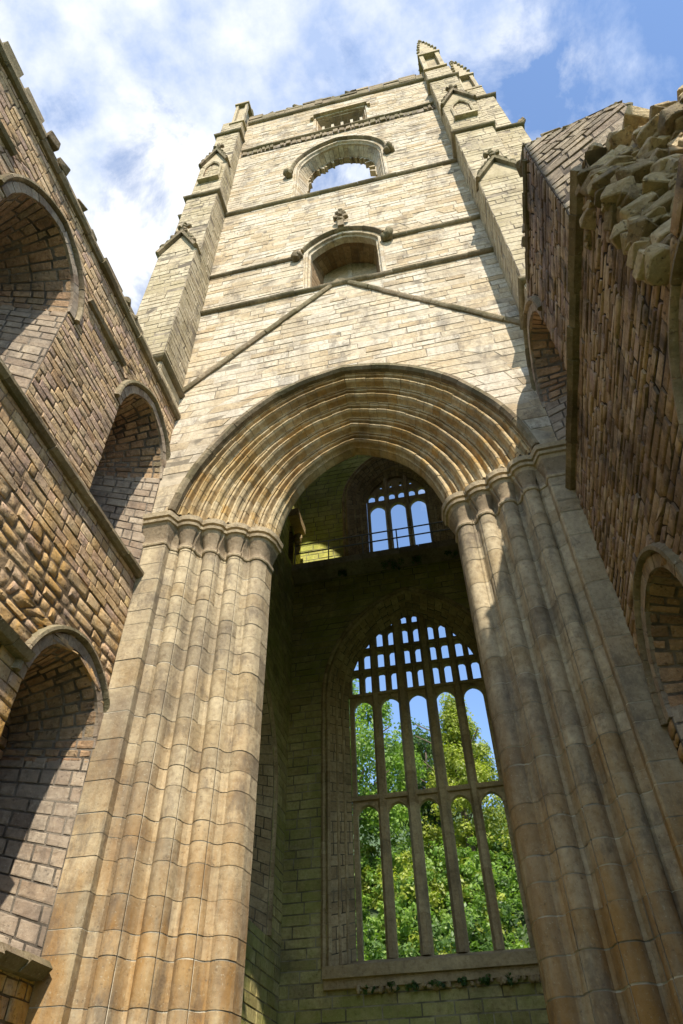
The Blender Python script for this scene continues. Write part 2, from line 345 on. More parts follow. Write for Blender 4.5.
def backing(mb, Mp, v0, v1, u0, u1, ops=(), mort=1.0, step=0.25, d=0.0, tone=0.5):
    br = set()
    for o in ops:
        br |= {o.z0, o.za} | {o.zs + z for _, z in o.arc}
    vs_ = sorted({v0, v1} | {b for b in br if v0 < b < v1})
    if callable(u0) or callable(u1):
        n = int((v1 - v0) / step); vs_ = sorted(set(vs_) | {v0 + (v1 - v0) * i / n for i in range(1, n)})
    for va, vb in zip(vs_, vs_[1:]):
        if vb - va < 1e-5: continue
        for (a0, a1), (b0, b1) in pair_rows(va, vb, u0, u1, ops):
            if max(a1 - a0, b1 - b0) < 1e-4: continue
            mb.face([Mp(a0, va, d), Mp(a1, va, d), Mp(b1, vb, d), Mp(b0, vb, d)], tone, mort)
def polylen(P):
    L = [0]
    for a, b in zip(P, P[1:]): L.append(L[-1] + math.dist(a, b))
    return L
def polyat(P, L, s):
    s = min(max(s, 0), L[-1])
    for i in range(len(P) - 1):
        if s <= L[i + 1] or i == len(P) - 2:
            t = (s - L[i]) / max(L[i + 1] - L[i], 1e-9)
            return tuple(a + (b - a) * t for a, b in zip(P[i], P[i + 1]))
def reveal(mb, Mp, opA, dA, opB, dB, seed=1, ch=(0.28, 0.4), bl=(0.35, 0.6), gap=0.016, rel=(0.004, 0.014), pillow=0.0, jit=0.0, sides=(True, True), s_rng=(0, 1)):
    """surface between two outlines at depths dA (front) and dB (back), laid in blocks"""
    A = opA.outline(); B = opB.outline(); LA = polylen(A); LB = [l / polylen(B)[-1] for l in polylen(B)]
    LAn = [l / LA[-1] for l in LA]; tot = LA[-1]
    A3 = [Vector(Mp(u, v, dA)) for u, v in A]; B3 = [Vector(Mp(u, v, dB)) for u, v in B]
    cen = sum(A3, Vector()) / len(A3)
    D = (A3[len(A3) // 2] - B3[len(B3) // 2]).length if False else sum((a - b).length for a, b in zip(A3, B3)) / len(A3)
    def at(u, v, d):
        # match by index (same construction), v along the outline, u across the depth
        s = v / tot
        i = 0
        while i < len(A) - 2 and LAn[i + 1] < s: i += 1
        t = (s - LAn[i]) / max(LAn[i + 1] - LAn[i], 1e-9)
        pa = A3[i].lerp(A3[i + 1], t); pb = B3[i].lerp(B3[i + 1], t)
        p = pa.lerp(pb, u / D)
        nrm = (A3[i + 1] - A3[i]).cross(pb - pa)
        if nrm.length > 1e-9:
            nrm.normalize()
            if nrm.dot(cen - p) < 0: nrm = -nrm
        return p + nrm * d
    v0, v1 = s_rng[0] * tot, s_rng[1] * tot
    br = [LA[i] for i in range(0, len(LA), 1)] if False else []
    masonry(mb, at, v0, v1, 0.0, D, (), ch, bl, gap, rel, 0.003, 0.01, jit, seed, pillow, back=False, brk=br)
    n = len(A)
    for i in range(n - 1):
        mb.face([A3[i], A3[i + 1], B3[i + 1], B3[i]], 0.5, 1.0)
def sweep2(mb, Mp, path, prof, seg=0.35, gap=0.008, jit=0.006, seed=1, caps=True):
    """moulding swept along a 2D path (u,v) on a wall; prof = [(r, d)] with r to the left-hand (outer) side"""
    rng = random.Random(seed); L = polylen(path); tot = L[-1]; n = max(1, round(tot / seg))
    nn = []
    for i in range(len(path)):
        a = path[max(i - 1, 0)]; b = path[min(i + 1, len(path) - 1)]
        t = (b[0] - a[0], b[1] - a[1]); l = math.hypot(*t) or 1; nn.append((-t[1] / l, t[0] / l))
    P5 = [(*p, *q) for p, q in zip(path, nn)]
    for k in range(n):
        s0 = tot * k / n + gap / 2; s1 = tot * (k + 1) / n - gap / 2
        inner = [l for l in L if s0 < l < s1]; ss = [s0] + inner + [s1]
        o = rng.uniform(-jit, jit); o2 = rng.uniform(-jit, jit); tn = rng.random()
        rows = []
        for s in ss:
            u, v, nx, nz = polyat(P5, L, s); rows.append([Mp(u + nx * (r + o), v + nz * (r + o), d + o2) for r, d in prof])
        mb.grid(rows, tn)
        if caps:
            mb.face(rows[0], tn); mb.face(rows[-1][::-1], tn)
def straight(u0, v0, u1, v1, n=1): return [(u0 + (u1 - u0) * i / n, v0 + (v1 - v0) * i / n) for i in range(n + 1)]
STR = [(-0.09, -0.02), (-0.08, 0.07), (-0.02, 0.14), (0.035, 0.155), (0.06, 0.10), (0.11, 0.0), (0.11, -0.02)]    # string course section
HOOD = [(0.0, -0.02), (0.0, 0.10), (0.05, 0.17), (0.16, 0.17), (0.22, 0.06), (0.24, -0.02)]
def blob(mb, c, r, seed, squash=(1, 1, 1), tone=0.5):
    rng = random.Random(seed)
    # faceted stone: icosahedron with jitter
    ph = (1 + 5 ** .5) / 2
    V = [Vector(p).normalized() for p in [(-1, ph, 0), (1, ph, 0), (-1, -ph, 0), (1, -ph, 0), (0, -1, ph), (0, 1, ph), (0, -1, -ph), (0, 1, -ph), (ph, 0, -1), (ph, 0, 1), (-ph, 0, -1), (-ph, 0, 1)]]
    F = [(0, 11, 5), (0, 5, 1), (0, 1, 7), (0, 7, 10), (0, 10, 11), (1, 5, 9), (5, 11, 4), (11, 10, 2), (10, 7, 6), (7, 1, 8), (3, 9, 4), (3, 4, 2), (3, 2, 6), (3, 6, 8), (3, 8, 9), (4, 9, 5), (2, 4, 11), (6, 2, 10), (8, 6, 7), (9, 8, 1)]
    rot = Matrix.Rotation(rng.uniform(0, 6.28), 3, 'Z') @ Matrix.Rotation(rng.uniform(-.5, .5), 3, 'X')
    mid = {}; V = list(V); F2 = []
    def md(i, j):
        q = (min(i, j), max(i, j))
        if q not in mid: V.append(((V[i] + V[j]) / 2).normalized()); mid[q] = len(V) - 1
        return mid[q]
    for a, b, c_ in F: x, y, z = md(a, b), md(b, c_), md(c_, a); F2 += [(a, x, z), (x, b, y), (z, y, c_), (x, y, z)]
    cuts = [(Vector((rng.gauss(0, 1), rng.gauss(0, 1), rng.gauss(0, 1))).normalized(), rng.uniform(.55, .8)) for _ in range(9)]
    cuts += [(Vector(q), rng.uniform(.6, .75)) for q in ((1, 0, 0), (-1, 0, 0), (0, 1, 0), (0, -1, 0), (0, 0, 1), (0, 0, -1))]
    k = len(mb.v)
    for v in V:
        w = v.copy()
        for n_, d_ in cuts:
            e = w.dot(n_) - d_
            if e > 0: w -= n_ * e
        w = Vector((w.x * squash[0], w.y * squash[1], w.z * squash[2]))
        mb.v.append(tuple(Vector(c) + rot @ (w * r * 1.08)))
    for f in F2: mb.f.append(tuple(k + i for i in f)); mb.t.append((tone, 0, 0))

def chunk(mb, c, r, seed, squash=(1.2, 1, .6), tone=.5, tilt=.35):
    """angular broken stone: convex hull of a jittered block"""
    rng = random.Random(seed); bm = bmesh.new()
    for sx_ in (-1, 1):
        for sy_ in (-1, 1):
            for sz_ in (-1, 1):
                p = Vector((sx_ * rng.uniform(.55, 1), sy_ * rng.uniform(.55, 1), sz_ * rng.uniform(.55, 1)))
                if rng.random() < .45:
                    q = p.copy(); q.x *= rng.uniform(.3, .7); p.y *= rng.uniform(.4, .8); bm.verts.new((q.x * squash[0] * r, q.y * squash[1] * r, q.z * squash[2] * r))
                bm.verts.new((p.x * squash[0] * r, p.y * squash[1] * r, p.z * squash[2] * r))
    bmesh.ops.convex_hull(bm, input=bm.verts)
    bmesh.ops.bevel(bm, geom=bm.edges, offset=r * .06, segments=1, affect='EDGES')
    rot = Matrix.Rotation(rng.uniform(-.5, .5), 3, 'Z') @ Matrix.Rotation(rng.uniform(-tilt, tilt), 3, 'X') @ Matrix.Rotation(rng.uniform(-tilt, tilt), 3, 'Y')
    bm.verts.index_update(); k = len(mb.v)
    for v in bm.verts: mb.v.append(tuple(Vector(c) + rot @ v.co))
    for f in bm.faces: mb.f.append(tuple(k + v.index for v in f.verts)); mb.t.append((tone, 0, 0))
    bm.free()

# ------------------------------------------------------------------ ground and hillside
CX = -0.185
g = MB(); n = 40
g.grid([[(-600 + 1200 * i / n, -600 + 1200 * j / n, 0) for i in range(n + 1)] for j in range(n + 1)])
tag(g.build('ground', M['grass']), kind='structure')
h = MB()
def hz(x, y): return 1.6 + (hz0(x / 1.75, (y + 11) / 1.75 - 11) - 1.6) * 1.75
def hz0(x, y): return max(-0.2, (y - 17.5) * 1.08 if y < 29 else 12.4 + (y - 29) * 0.45) + 1.0 * noise.noise(Vector((x * .08, y * .08, 0)))
h.grid([[(-160 + 8 * i, 38 + 5 * j, max(-.5, hz(-160 + 8 * i, 38 + 5 * j)) if j else -0.6) for i in range(41)] for j in range(30)], flip=False)
tag(h.build('hillside', M['hill'], smooth=60), kind='structure')

# ------------------------------------------------------------------ tower
tower = empty('church_tower', W(CX, 1.6, -.1455), 'tall pale ruined church tower with a great moulded arch at its foot', 'tower')
XL, XR = -0.65, 0.30                      # inner flanks of the buttresses
fM = mapY(WY(1.0), -1)
R = random.Random(5)
# openings of the south face
def OP(uc, a, z0, zs, za, sag=None): return Op(WX(uc), S * a, WZ(z0), WZ(zs), WZ(za), sag)
T_OUT = [(.402, 0), (.397, .035), (.389, .06), (.372, .12), (.345, .18), (.314, .225), (.282, .277), (.236, .325), (.190, .362), (.137, .396), (.08, .415), (0, .432)]
T_IN = [(.2055, 0), (.203, .03), (.196, .06), (.182, .10), (.162, .145), (.138, .182), (.108, .215), (.082, .237), (.056, .252), (.028, .265), (.012, .272), (0, .276)]
def resamp(T, n=33):
    L = [0]
    for a, b in zip(T, T[1:]): L.append(L[-1] + math.dist(a, b))
    out = []
    for i in range(n):
        q = L[-1] * i / (n - 1); k = 0
        while k < len(T) - 2 and L[k + 1] < q: k += 1
        t = (q - L[k]) / (L[k + 1] - L[k]); out.append((T[k][0] + (T[k + 1][0] - T[k][0]) * t, T[k][1] + (T[k + 1][1] - T[k][1]) * t))
    for _ in range(5): out = [out[0]] + [tuple((a[j] + 2 * b[j] + c[j]) / 4 for j in (0, 1)) for a, b, c in zip(out, out[1:], out[2:])] + [out[-1]]
    return out
A_OUT, A_IN = resamp(T_OUT), resamp(T_IN)
arch_o = Op(WX(CX), S * .402, WZ(-.1455), WZ(1.112), WZ(1.112 + .432)); arch_o.arc = [(S * x_, S * z_) for x_, z_ in A_OUT]
win2 = OP(-.17, .125, 2.055, 2.33, 2.43, .12)
win1 = OP(-.17, .19, 2.868, 3.18, 3.45, .17)
slit = OP(-.148, .13, 3.66, 3.90, 3.905, .02)
# wall around the great arch, with a soft jointing
def ragged(seed, z, amp=.25):
    return lambda u: z + amp * noise.noise(Vector((u * .45, seed, 0))) + 0.12 * noise.noise(Vector((u * 2.1, seed, 3)))
sw = MB()
masonry(sw, fM, WZ(1.112), WZ(1.60), WX(-.66), WX(.31), [arch_o], ch=(.3, .46), bl=(.7, 1.6), rel=(.0, .016), gap=.014, seed=13, holes=.012)
masonry(sw, fM, WZ(1.60), WZ(2.055), WX(-.66), WX(.31), [], ch=(.22, .36), bl=(.5, 1.15), rel=(.0, .022), tilt=.005, gap=.013, seed=14, holes=.012, jit=.006)
masonry(sw, fM, WZ(2.055), WZ(2.868), WX(-.66), WX(.31), [win2], ch=(.2, .34), bl=(.45, 1.1), rel=(.0, .02), tilt=.005, gap=.013, seed=15, holes=.012, jit=.006)
masonry(sw, fM, WZ(2.868), WZ(3.60), WX(-.66), WX(.31), [win1], ch=(.2, .34), bl=(.45, 1.1), rel=(.0, .02), tilt=.005, gap=.013, seed=16, holes=.01, jit=.006)
masonry(sw, fM, WZ(3.60), WZ(4.10), WX(-.66), WX(.31), [slit], ch=(.22, .34), bl=(.45, 1.0), rel=(.0, .02), tilt=.005, gap=.013, seed=17, holes=.05, jit=.008)
south = sw.build('south_wall', M['face'], tower)
# inner face of the south wall, the other walls outside
pl = MB()
arch_i = OP(CX, .235, -.1455, 1.11, 1.43)
w1i = OP(-.17, .215, 3.06, 3.40, 3.74); w2i = OP(-.17, .10, 2.09, 2.42, 2.5, .12)
backing(pl, mapY(WY(1.15), 1), WZ(-.1455), WZ(4.1), WX(-.80), WX(.46), [arch_i, w1i, w2i], mort=0)
great = OP(CX, .29, .44, 1.24, 1.75); upw = OP(CX, .18, 1.99, 2.34, 2.60)
hi_n = OP(-.17, .19, 2.9, 3.2, 3.45, .16)
backing(pl, mapY(WY(2.29), 1), WZ(-.1455), WZ(4.1), WX(-.80), WX(.46), [great, upw, hi_n], mort=0)
backing(pl, mapX(WX(-.80), -1), WZ(-.1455), WZ(4.1), WY(1.0), WY(2.29), mort=0)
e_ops = [Op(WY(1.6), S * .3, WZ(.5), WZ(.95), WZ(1.25)), Op(WY(1.7), S * .17, WZ(2.9), WZ(3.2), WZ(3.45))]
backing(pl, mapX(WX(.46), 1), WZ(-.1455), WZ(4.1), WY(1.0), WY(2.29), e_ops, mort=0)
backing(pl, mapX(WX(.265), -1), WZ(-.1455), WZ(4.1), WY(1.15), WY(2.22), e_ops, mort=0)
for o_ in e_ops: reveal(pl, mapX(WX(.265), -1), o_, 0, o_, -S * .195, seed=9)
pl.build('outer_walls', M['plain'], tower)
tp = MB()
for (x0, x1, y0, y1) in ((-.80, .46, 1.0, 1.15), (-.80, .46, 2.19, 2.29), (-.80, -.635, 1.15, 2.19), (.265, .46, 1.15, 2.19)):
    tp.face([W(x0, y0, 4.1), W(x1, y0, 4.1), W(x1, y1, 4.1), W(x0, y1, 4.1)])
tp.build('wall_head', M['trim'], tower)
# parapet
pm = MB()
rg = ragged(3, WZ(4.215), .5)
x = WX(-.655)
while x < WX(.31):
    w_ = R.uniform(.45, 1.1); top = rg(x) + R.uniform(-.12, .12)
    zz = WZ(4.1)
    while zz < top - .1:
        hh = min(R.uniform(.26, .4), top - zz)
        pm.box((x + .01, WY(1.0) - R.uniform(.05, .12), zz + .01), (min(x + w_, WX(.305)) - .01, WY(1.055), zz + hh - .01), R.random()); zz += hh
    x += w_
blob(pm, W(-.19, 1.03, 4.26), .3, 51); blob(pm, W(-.19, 1.03, 4.30), .22, 52); blob(pm, W(-.19, 1.03, 4.33), .15, 53)
for i in range(34): chunk(pm, W(R.uniform(-.64, .29), 1.02, rg(0) * 0 + 4.225 + R.uniform(-.01, .02)), R.uniform(.14, .3), 60 + i, squash=(1.5, 1, .7), tone=R.random())
pm.build('parapet', M['trim'], tower)
# string courses on the face
def strings():
    F = [(-.65, 2.046, .30, 2.046, 1.0), (-.65, 2.302, -.31, 2.302, .9), (-.03, 2.302, .30, 2.302, .9), (-.65, 2.858, .30, 2.858, 1.0), (-.65, 4.095, .30, 4.095, 1.1)]
    for i, (a, b, c, d, k) in enumerate(F):
        m = MB(); sweep2(m, fM, straight(WX(a), WZ(b), WX(c), WZ(d), 12), [(r * k, dd * k) for r, dd in STR], seg=.9, jit=.012, seed=30 + i)
        m.build('string_course', M['trim'], tower, smooth=40)
    m = MB()                               # carved inscription band
    sweep2(m, fM, straight(WX(-.65), WZ(3.635), WX(.30), WZ(3.635), 12), [(r * .9, d * 1.2) for r, d in STR], seg=.9, jit=.012, seed=37)
    masonry(m, mapY(WY(1.0) - .05, -1), WZ(3.575), WZ(3.62), WX(-.65), WX(.30), [], ch=(.5, .52), bl=(.14, .32), gap=.06, rel=(.0, .09), tilt=.02, jit=.03, seed=38)
    m.build('carved_band', M['trim'], tower)
    for pts, sd in (([(-.648, 1.607), (-.187, 2.07)], 41), ([(-.183, 2.07), (.30, 1.597)], 42)):
        m = MB(); (a, b), (c, d) = pts
        sweep2(m, fM, straight(WX(a), WZ(b), WX(c), WZ(d), 10), [(-.08, -.02), (-.08, .08), (-.02, .13), (.05, .13), (.08, .08), (.08, -.02)], seg=.7, jit=.015, seed=sd)
        tag(m.build('roof_crease', M['trim'], tower, smooth=40), 'sloping stone drip line marking the old gabled roof')
strings()

# ---- great arch: mouldings
class _C: pass
def arch_curve(off):                       # off in survey units inward from the extrados
    t = off / .1965; c = _C(); c.arc = [(S * (a[0] * (1 - t) + b[0] * t), S * (a[1] * (1 - t) + b[1] * t)) for a, b in zip(A_OUT, A_IN)]
    return c
GI = []
def mould():
    P = []; y0 = 1.0
    # each order: fillet, hollow, roll, hollow
    orders = 5; o = 0.0; y = 1.0
    do = .1965 / orders; dy = .125 / orders
    for k in range(orders):
        b = (o, y); GI.append(len(P))
        def roll(cx_, cy_, r, n=6, a0=25, a1=200):
            return [(cx_ - r * math.cos(math.radians(a0 + (a1 - a0) * i / n)), cy_ - r * math.sin(math.radians(a0 + (a1 - a0) * i / n))) for i in range(n + 1)]
        P += [(b[0], b[1] + .001), (b[0] + .0030, b[1] + .001), (b[0] + .0033, b[1] + .006)]
        P += roll(b[0] + .0070, b[1] + .0068, .0036, 5)
        P += [(b[0] + .0115, b[1] + .013), (b[0] + .0135, b[1] + .019), (b[0] + .0170, b[1] + .0195), (b[0] + .0185, b[1] + .0155)]
        P += roll(b[0] + .0265, b[1] + .0135, .0078, 3, 20, 80) + [(b[0] + .0262, b[1] + .0035), (b[0] + .0292, b[1] + .0045)] + roll(b[0] + .0265, b[1] + .0135, .0078, 3, 110, 205)
        P += [(b[0] + .0350, b[1] + .0195), (b[0] + .0362, b[1] + .0245)]
        o += do; y += dy
    GI.append(len(P))
    P = [(a * 1.0, b) for a, b in P]; P += [(.1965, 1.127), (.1967, 1.135), (.199, 1.14), (.199, 1.151)]
    return P
prof = mould()
curves = [arch_curve(min(o_, .1995)) for o_, _ in prof]
am = MB(); half = 15
def arch_pt(k, s):                         # s in 0..2 over both halves
    arc = curves[k].arc; q = s if s <= 1 else 2 - s
    f = q * 32; i = min(int(f), 31); t = f - i
    a_, z_ = arc[i][0] * (1 - t) + arc[i + 1][0] * t, arc[i][1] * (1 - t) + arc[i + 1][1] * t
    sx_ = -1 if s <= 1 else 1
    return a_ * sx_, z_
segs = 38
groups = []; b = 0
per = 15
idx = GI[:5] + [len(prof) - 1]
idx = [min(i, len(prof) - 1) for i in idx]
for gi in range(5):
    i0, i1 = idx[gi], idx[gi + 1]
    rr = random.Random(60 + gi); ns = [44, 40, 36, 32, 28][gi]
    st = [0.0]
    while st[-1] < 2: st.append(st[-1] + 2 / ns * rr.uniform(.8, 1.2))
    st[-1] = 2.0
    for s0, s1 in zip(st, st[1:]):
        if s1 - s0 < .01: continue
        jo = rr.uniform(-.0008, .0008); jy = rr.uniform(-.0009, .0009); tn = rr.random(); rows = []
        e = .0011
        for q in range(4):
            s = s0 + e + (s1 - s0 - 2 * e) * q / 3; row = []
            for k in range(i0, i1 + 1):
                ax, az = arch_pt(k, s); row.append((WX(CX) + ax * (1 + jo / .4), WY(prof[k][1] + jy), WZ(1.112) + az * (1 + jo / .4)))
            rows.append(row)
        am.grid(rows, tn)
# dark bed behind the joints
for q in range(48):
    s0, s1 = 2 * q / 48, 2 * (q + 1) / 48; rows = []
    for s in (s0, s1):
        row = []
        for k in range(0, len(prof), 1):
            ax, az = arch_pt(k, s); row.append((WX(CX) + ax * 1.0, WY(prof[k][1] + .0022), WZ(1.112) + az * 1.0 + (.02)))
        rows.append(row)
    am.grid(rows, .4, .8)
great_arch = am.build('tower_arch', M['arch'], tower, smooth=35)
hm = MB()
pth = [(WX(CX) + x_, WZ(1.112) + z_) for x_, z_ in [(-a, z) for a, z in arch_curve(0).arc] + [(a, z) for a, z in arch_curve(0).arc[::-1][1:]]]
sweep2(hm, fM, pth, [(-.02, -.02), (-.02, .12), (.05, .2), (.15, .2), (.19, .1), (.2, -.02)], seg=.55, seed=71, jit=.008)
hm.build('hood_mould', M['trim'], great_arch, smooth=40)

# ---- responds
def respond(sgn):
    """profile in survey units, from the transept wall inwards; sgn -1 west pier, +1 east pier"""
    P = [(-.655, 1.0), (-.60, 1.0), (-.597, 1.004), (-.597, 1.022), (-.588, 1.028)]
    def roll(cx, cy, r, a0, a1, n=8):
        return [(cx + r * math.cos(math.radians(a0 + (a1 - a0) * i / n)), cy + r * math.sin(math.radians(a0 + (a1 - a0) * i / n))) for i in range(n + 1)]
    P += [(-.584, 1.030), (-.5805, 1.0375)]
    P += roll(-.564, 1.0395, .0160, 200, 330, 6)
    P += [(-.551, 1.0375), (-.5495, 1.0345), (-.547, 1.038), (-.5455, 1.052), (-.5405, 1.0605), (-.5345, 1.0625), (-.5325, 1.0595)]
    P += roll(-.516, 1.0645, .0160, 205, 330, 6)
    P += [(-.503, 1.0625), (-.5015, 1.0595), (-.499, 1.063), (-.4975, 1.077), (-.4925, 1.0855), (-.4865, 1.0875), (-.4845, 1.0845)]
    P += roll(-.468, 1.0895, .0160, 205, 330, 6)
    P += [(-.455, 1.0875), (-.4535, 1.0845), (-.451, 1.087), (-.4485, 1.096), (-.4435, 1.101), (-.439, 1.100)]
    P += roll(-.424, 1.114, .0170, 225, 345, 6)
    P += [(-.403, 1.120), (-.402, 1.135), (-.400, 1.151)]
    if sgn > 0: P = [(2 * CX - x_, y_) for x_, y_ in P]
    return P
def offset(P, o, smooth=3):
    nn = []
    for i in range(len(P)):
        a = P[max(i - smooth, 0)]; b = P[min(i + smooth, len(P) - 1)]
        t = (b[0] - a[0], b[1] - a[1]); l = math.hypot(*t) or 1; nn.append((t[1] / l, -t[0] / l))
    # P runs outer -> inner; make normal face the camera / opening
    s_ = 1 if nn[0][1] < 0 else -1
    return [(p[0] + s_ * q[0] * o, p[1] + s_ * q[1] * o) for p, q in zip(P, nn)]
def pier(sgn, seed):
    P = respond(sgn); rng = random.Random(seed); m = MB()
    z = -.1455; mid = CX
    # joints where a stone may end, by point index (hollows between the shafts)
    js = [0, 3, 17, 31, 45, len(P) - 3, len(P) - 1]; js = [j for j in js if j < len(P)]
    while z < 1.03:
        hh = rng.uniform(.030, .062); z1 = min(z + hh, 1.032)
        if z1 - z < .012: z1 = 1.032
        cuts = [0] + [j for j in js[1:-1] if rng.random() < .62] + [len(P) - 1]
        for a, b in zip(cuts, cuts[1:]):
            tn = rng.random(); low = max(0, .35 - z) * .05
            o = rng.uniform(.0001, .0009) + (rng.uniform(-.0006, 0.001) if z < .25 and sgn > 0 else 0); e = .0007
            ox = 0
            Q = P[a:b + 1]; Qo = offset(P, o)[a:b + 1]; Qi = offset(P, o - .0016)[a:b + 1]; Qc = offset(P, o - .0006)[a:b + 1]
            j = lambda: rng.uniform(-.0005, .0005)
            j0, j1 = j(), j()
            eL = lambda i: 0.0
            k_ = rng.uniform(-.0004, .0004)
            mb_rows = [[W(x_ + ox, y_, z + .00075 + j0 + .0003 * math.sin(i * .5 + z * 90)) for i, (x_, y_) in enumerate(Qo)],
                       [W(x_ + ox, y_, z1 - .00075 + j1 + .0003 * math.sin(i * .5 + z1 * 90)) for i, (x_, y_) in enumerate(Qo)]]
            m.grid(mb_rows, tn)
        z = z1
    Qb = offset(P, -.0005); m.grid([[W(x_, y_, -.1455) for x_, y_ in Qb], [W(x_, y_, 1.04) for x_, y_ in Qb]], .6, 1.0)
    # the back return to the inner wall
    xe = P[-1][0]; xo = -.64 if sgn < 0 else .27
    m.face([W(xe, 1.151, -.1455), W(xe, 1.151, 1.12), W(xo, 1.1511, 1.12), W(xo, 1.1511, -.1455)], .3)
    r = m.build('respond', M['pier'], tower, smooth=35)
    c = MB()
    lv = [(1.022, -.001), (1.0225, .003), (1.026, .0045), (1.028, .004), (1.034, .004), (1.037, .001), (1.045, .002), (1.058, .007), (1.070, .012), (1.078, .015), (1.0785, .020), (1.084, .022), (1.0845, .017), (1.090, .018), (1.0905, .024), (1.101, .0265), (1.1015, .0225), (1.105, .023), (1.112, .012), (1.1175, .0)]
    Pc = P[1:]
    if True:
        Pc = [P[0]] + Pc
    rows = [[W(x_, y_, z_) for x_, y_ in offset(Pc, o_, 2)] for z_, o_ in lv]
    c.grid(rows, lambda i, j: (.05 if 3 <= i <= 7 else .85) + .12 * ((j // 9) % 3) / 2)
    # flat top
    Pt = offset(Pc, .0, 2)
    c.grid([[W(x_, y_, 1.1175) for x_, y_ in Pt], [W(x_ + (-.03 if sgn < 0 else .03), y_ + .04, 1.118) for x_, y_ in Pt]], .5)
    c.build('capital', M['cap'], r, smooth=30)
    return r
tag(pier(-1, 5), 'sunlit clustered shafts of the left pier')
tag(pier(1, 9), 'clustered shafts of the right pier, stained orange near the foot')

# ---- windows of the south face
def window(name, opA, opM, dM, opB, dB, mat, hood=True, seed=1, stops=True, finial=False, label=None, sill=True):
    m = MB()
    reveal(m, fM, opA, 0.0, opM, -dM, seed=seed, ch=(.25, .4), bl=(.5, .9))
    if opB: reveal(m, fM, opM, -dM, opB, -dB, seed=seed + 1, ch=(.25, .4), bl=(.5, .9))
    if sill:
        m.face([fM(opA.uc - opA.a, opA.z0, 0), fM(opA.uc + opA.a, opA.z0, 0), fM(opM.uc + opM.a, opM.z0, -dM), fM(opM.uc - opM.a, opM.z0, -dM)], .4)
        if opB: m.face([fM(opM.uc - opM.a, opM.z0, -dM), fM(opM.uc + opM.a, opM.z0, -dM), fM(opB.uc + opB.a, opB.z0, -dB), fM(opB.uc - opB.a, opB.z0, -dB)], .4)
    o = m.build(name, mat, tower)
    # moulded frame
    fr = MB(); pts = opA.outline(); sweep2(fr, fM, pts, [(-.09, -.35), (-.10, -.1), (-.03, -.06), (-.01, .03), (.05, .05), (.10, .02), (.14, .03), (.15, -.02)], seg=.45, seed=seed + 2, jit=.006)
    fr.build('frame', M['face'], o, smooth=40)
    if hood:
        hd = MB(); z_lo = opA.zs - (.3 if stops else 0)
        pts = [(u + (-.16 if u < opA.uc else .16) * 0, v) for u, v in opA.outline() if v >= z_lo]
        sweep2(hd, fM, pts, [(.15, -.02), (.15, .12), (.20, .19), (.28, .17), (.32, .06), (.33, -.02)], seg=.5, seed=seed + 3)
        if stops:
            for s_ in (-1, 1):
                c = Vector(fM(opA.uc + s_ * (opA.a + .33), z_lo - .05, .18))
                for i in range(4): blob(hd, c + Vector((R.uniform(-.12, .12), R.uniform(-.08, .08), R.uniform(-.15, .12))), .22, seed * 10 + i + s_ * 5, tone=.4)
        hd.build('hood_mould', M['trim'], o, smooth=40)
    if finial:
        f = MB(); c = Vector(fM(opA.uc, opA.za + .35, .2))
        f.box(fM(opA.uc - .12, opA.za + .2, .05), fM(opA.uc + .12, opA.za + .7, .28))
        for i, (dx, dz_, r_) in enumerate([(0, .55, .2), (-.2, .75, .15), (.2, .75, .15), (0, 1.0, .2), (-.12, 1.2, .13), (.12, 1.2, .13), (0, 1.4, .13)]):
            blob(f, c + Vector((dx, 0, dz_)), r_, seed * 20 + i)
        f.build('finial', M['trim'], o)
    if label: o['label'] = label
    return o
w1m = OP(-.17, .155, 2.868, 3.18, 3.425, .18)
w1 = window('belfry_window', win1, w1m, S * .06, w1i, S * .15, M['face'], seed=101, label='wide arched opening with broken tracery and sky showing through')
ct = MB()                                   # stubs of broken tracery hanging from the arch
sweep2(ct, mapY(WY(1.06), -1), [p for p in w1m.outline() if p[1] > w1m.zs - 1], [(-.05, .0), (.02, .0), (.02, -.3), (-.05, -.3)], seg=.6, seed=7)
pts = w1m.outline(); L_ = polylen(pts)
for i in range(20):
    s = L_[-1] * (.24 + .52 * (i + R.uniform(-.45, .45)) / 19); u, v = polyat(pts, L_, s); dn_ = Vector((w1m.uc - u, 0, w1m.zs + .6 - v)).normalized(); r_ = R.choice([.08, .14, .2, .35])
    p0 = Vector((u, WY(1.06), v)); wd = Vector((-dn_.z, 0, dn_.x)) * .09
    a_ = p0 - dn_ * .1
    q = [a_ - wd, a_ + wd, p0 + dn_ * r_ + wd * .4, p0 + dn_ * r_ - wd * .4]
    bk = Vector((0, .28, 0))
    ct.face(q, R.random()); ct.face([p + bk for p in q][::-1], .4)
    for j in range(4): ct.face([q[j], q[(j + 1) % 4], q[(j + 1) % 4] + bk, q[j] + bk][::-1], .4)
ct.build('tracery_stub', M['face'], w1)
w2m = OP(-.17, .098, 2.075, 2.40, 2.455, .12)
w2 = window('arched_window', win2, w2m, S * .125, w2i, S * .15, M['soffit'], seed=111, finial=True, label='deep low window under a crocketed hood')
bars = MB()
yb = WY(1.125)
bars.box((WX(-.17) - .09, yb, w2m.z0), (WX(-.17) + .09, yb + .25, w2m.za), .8)
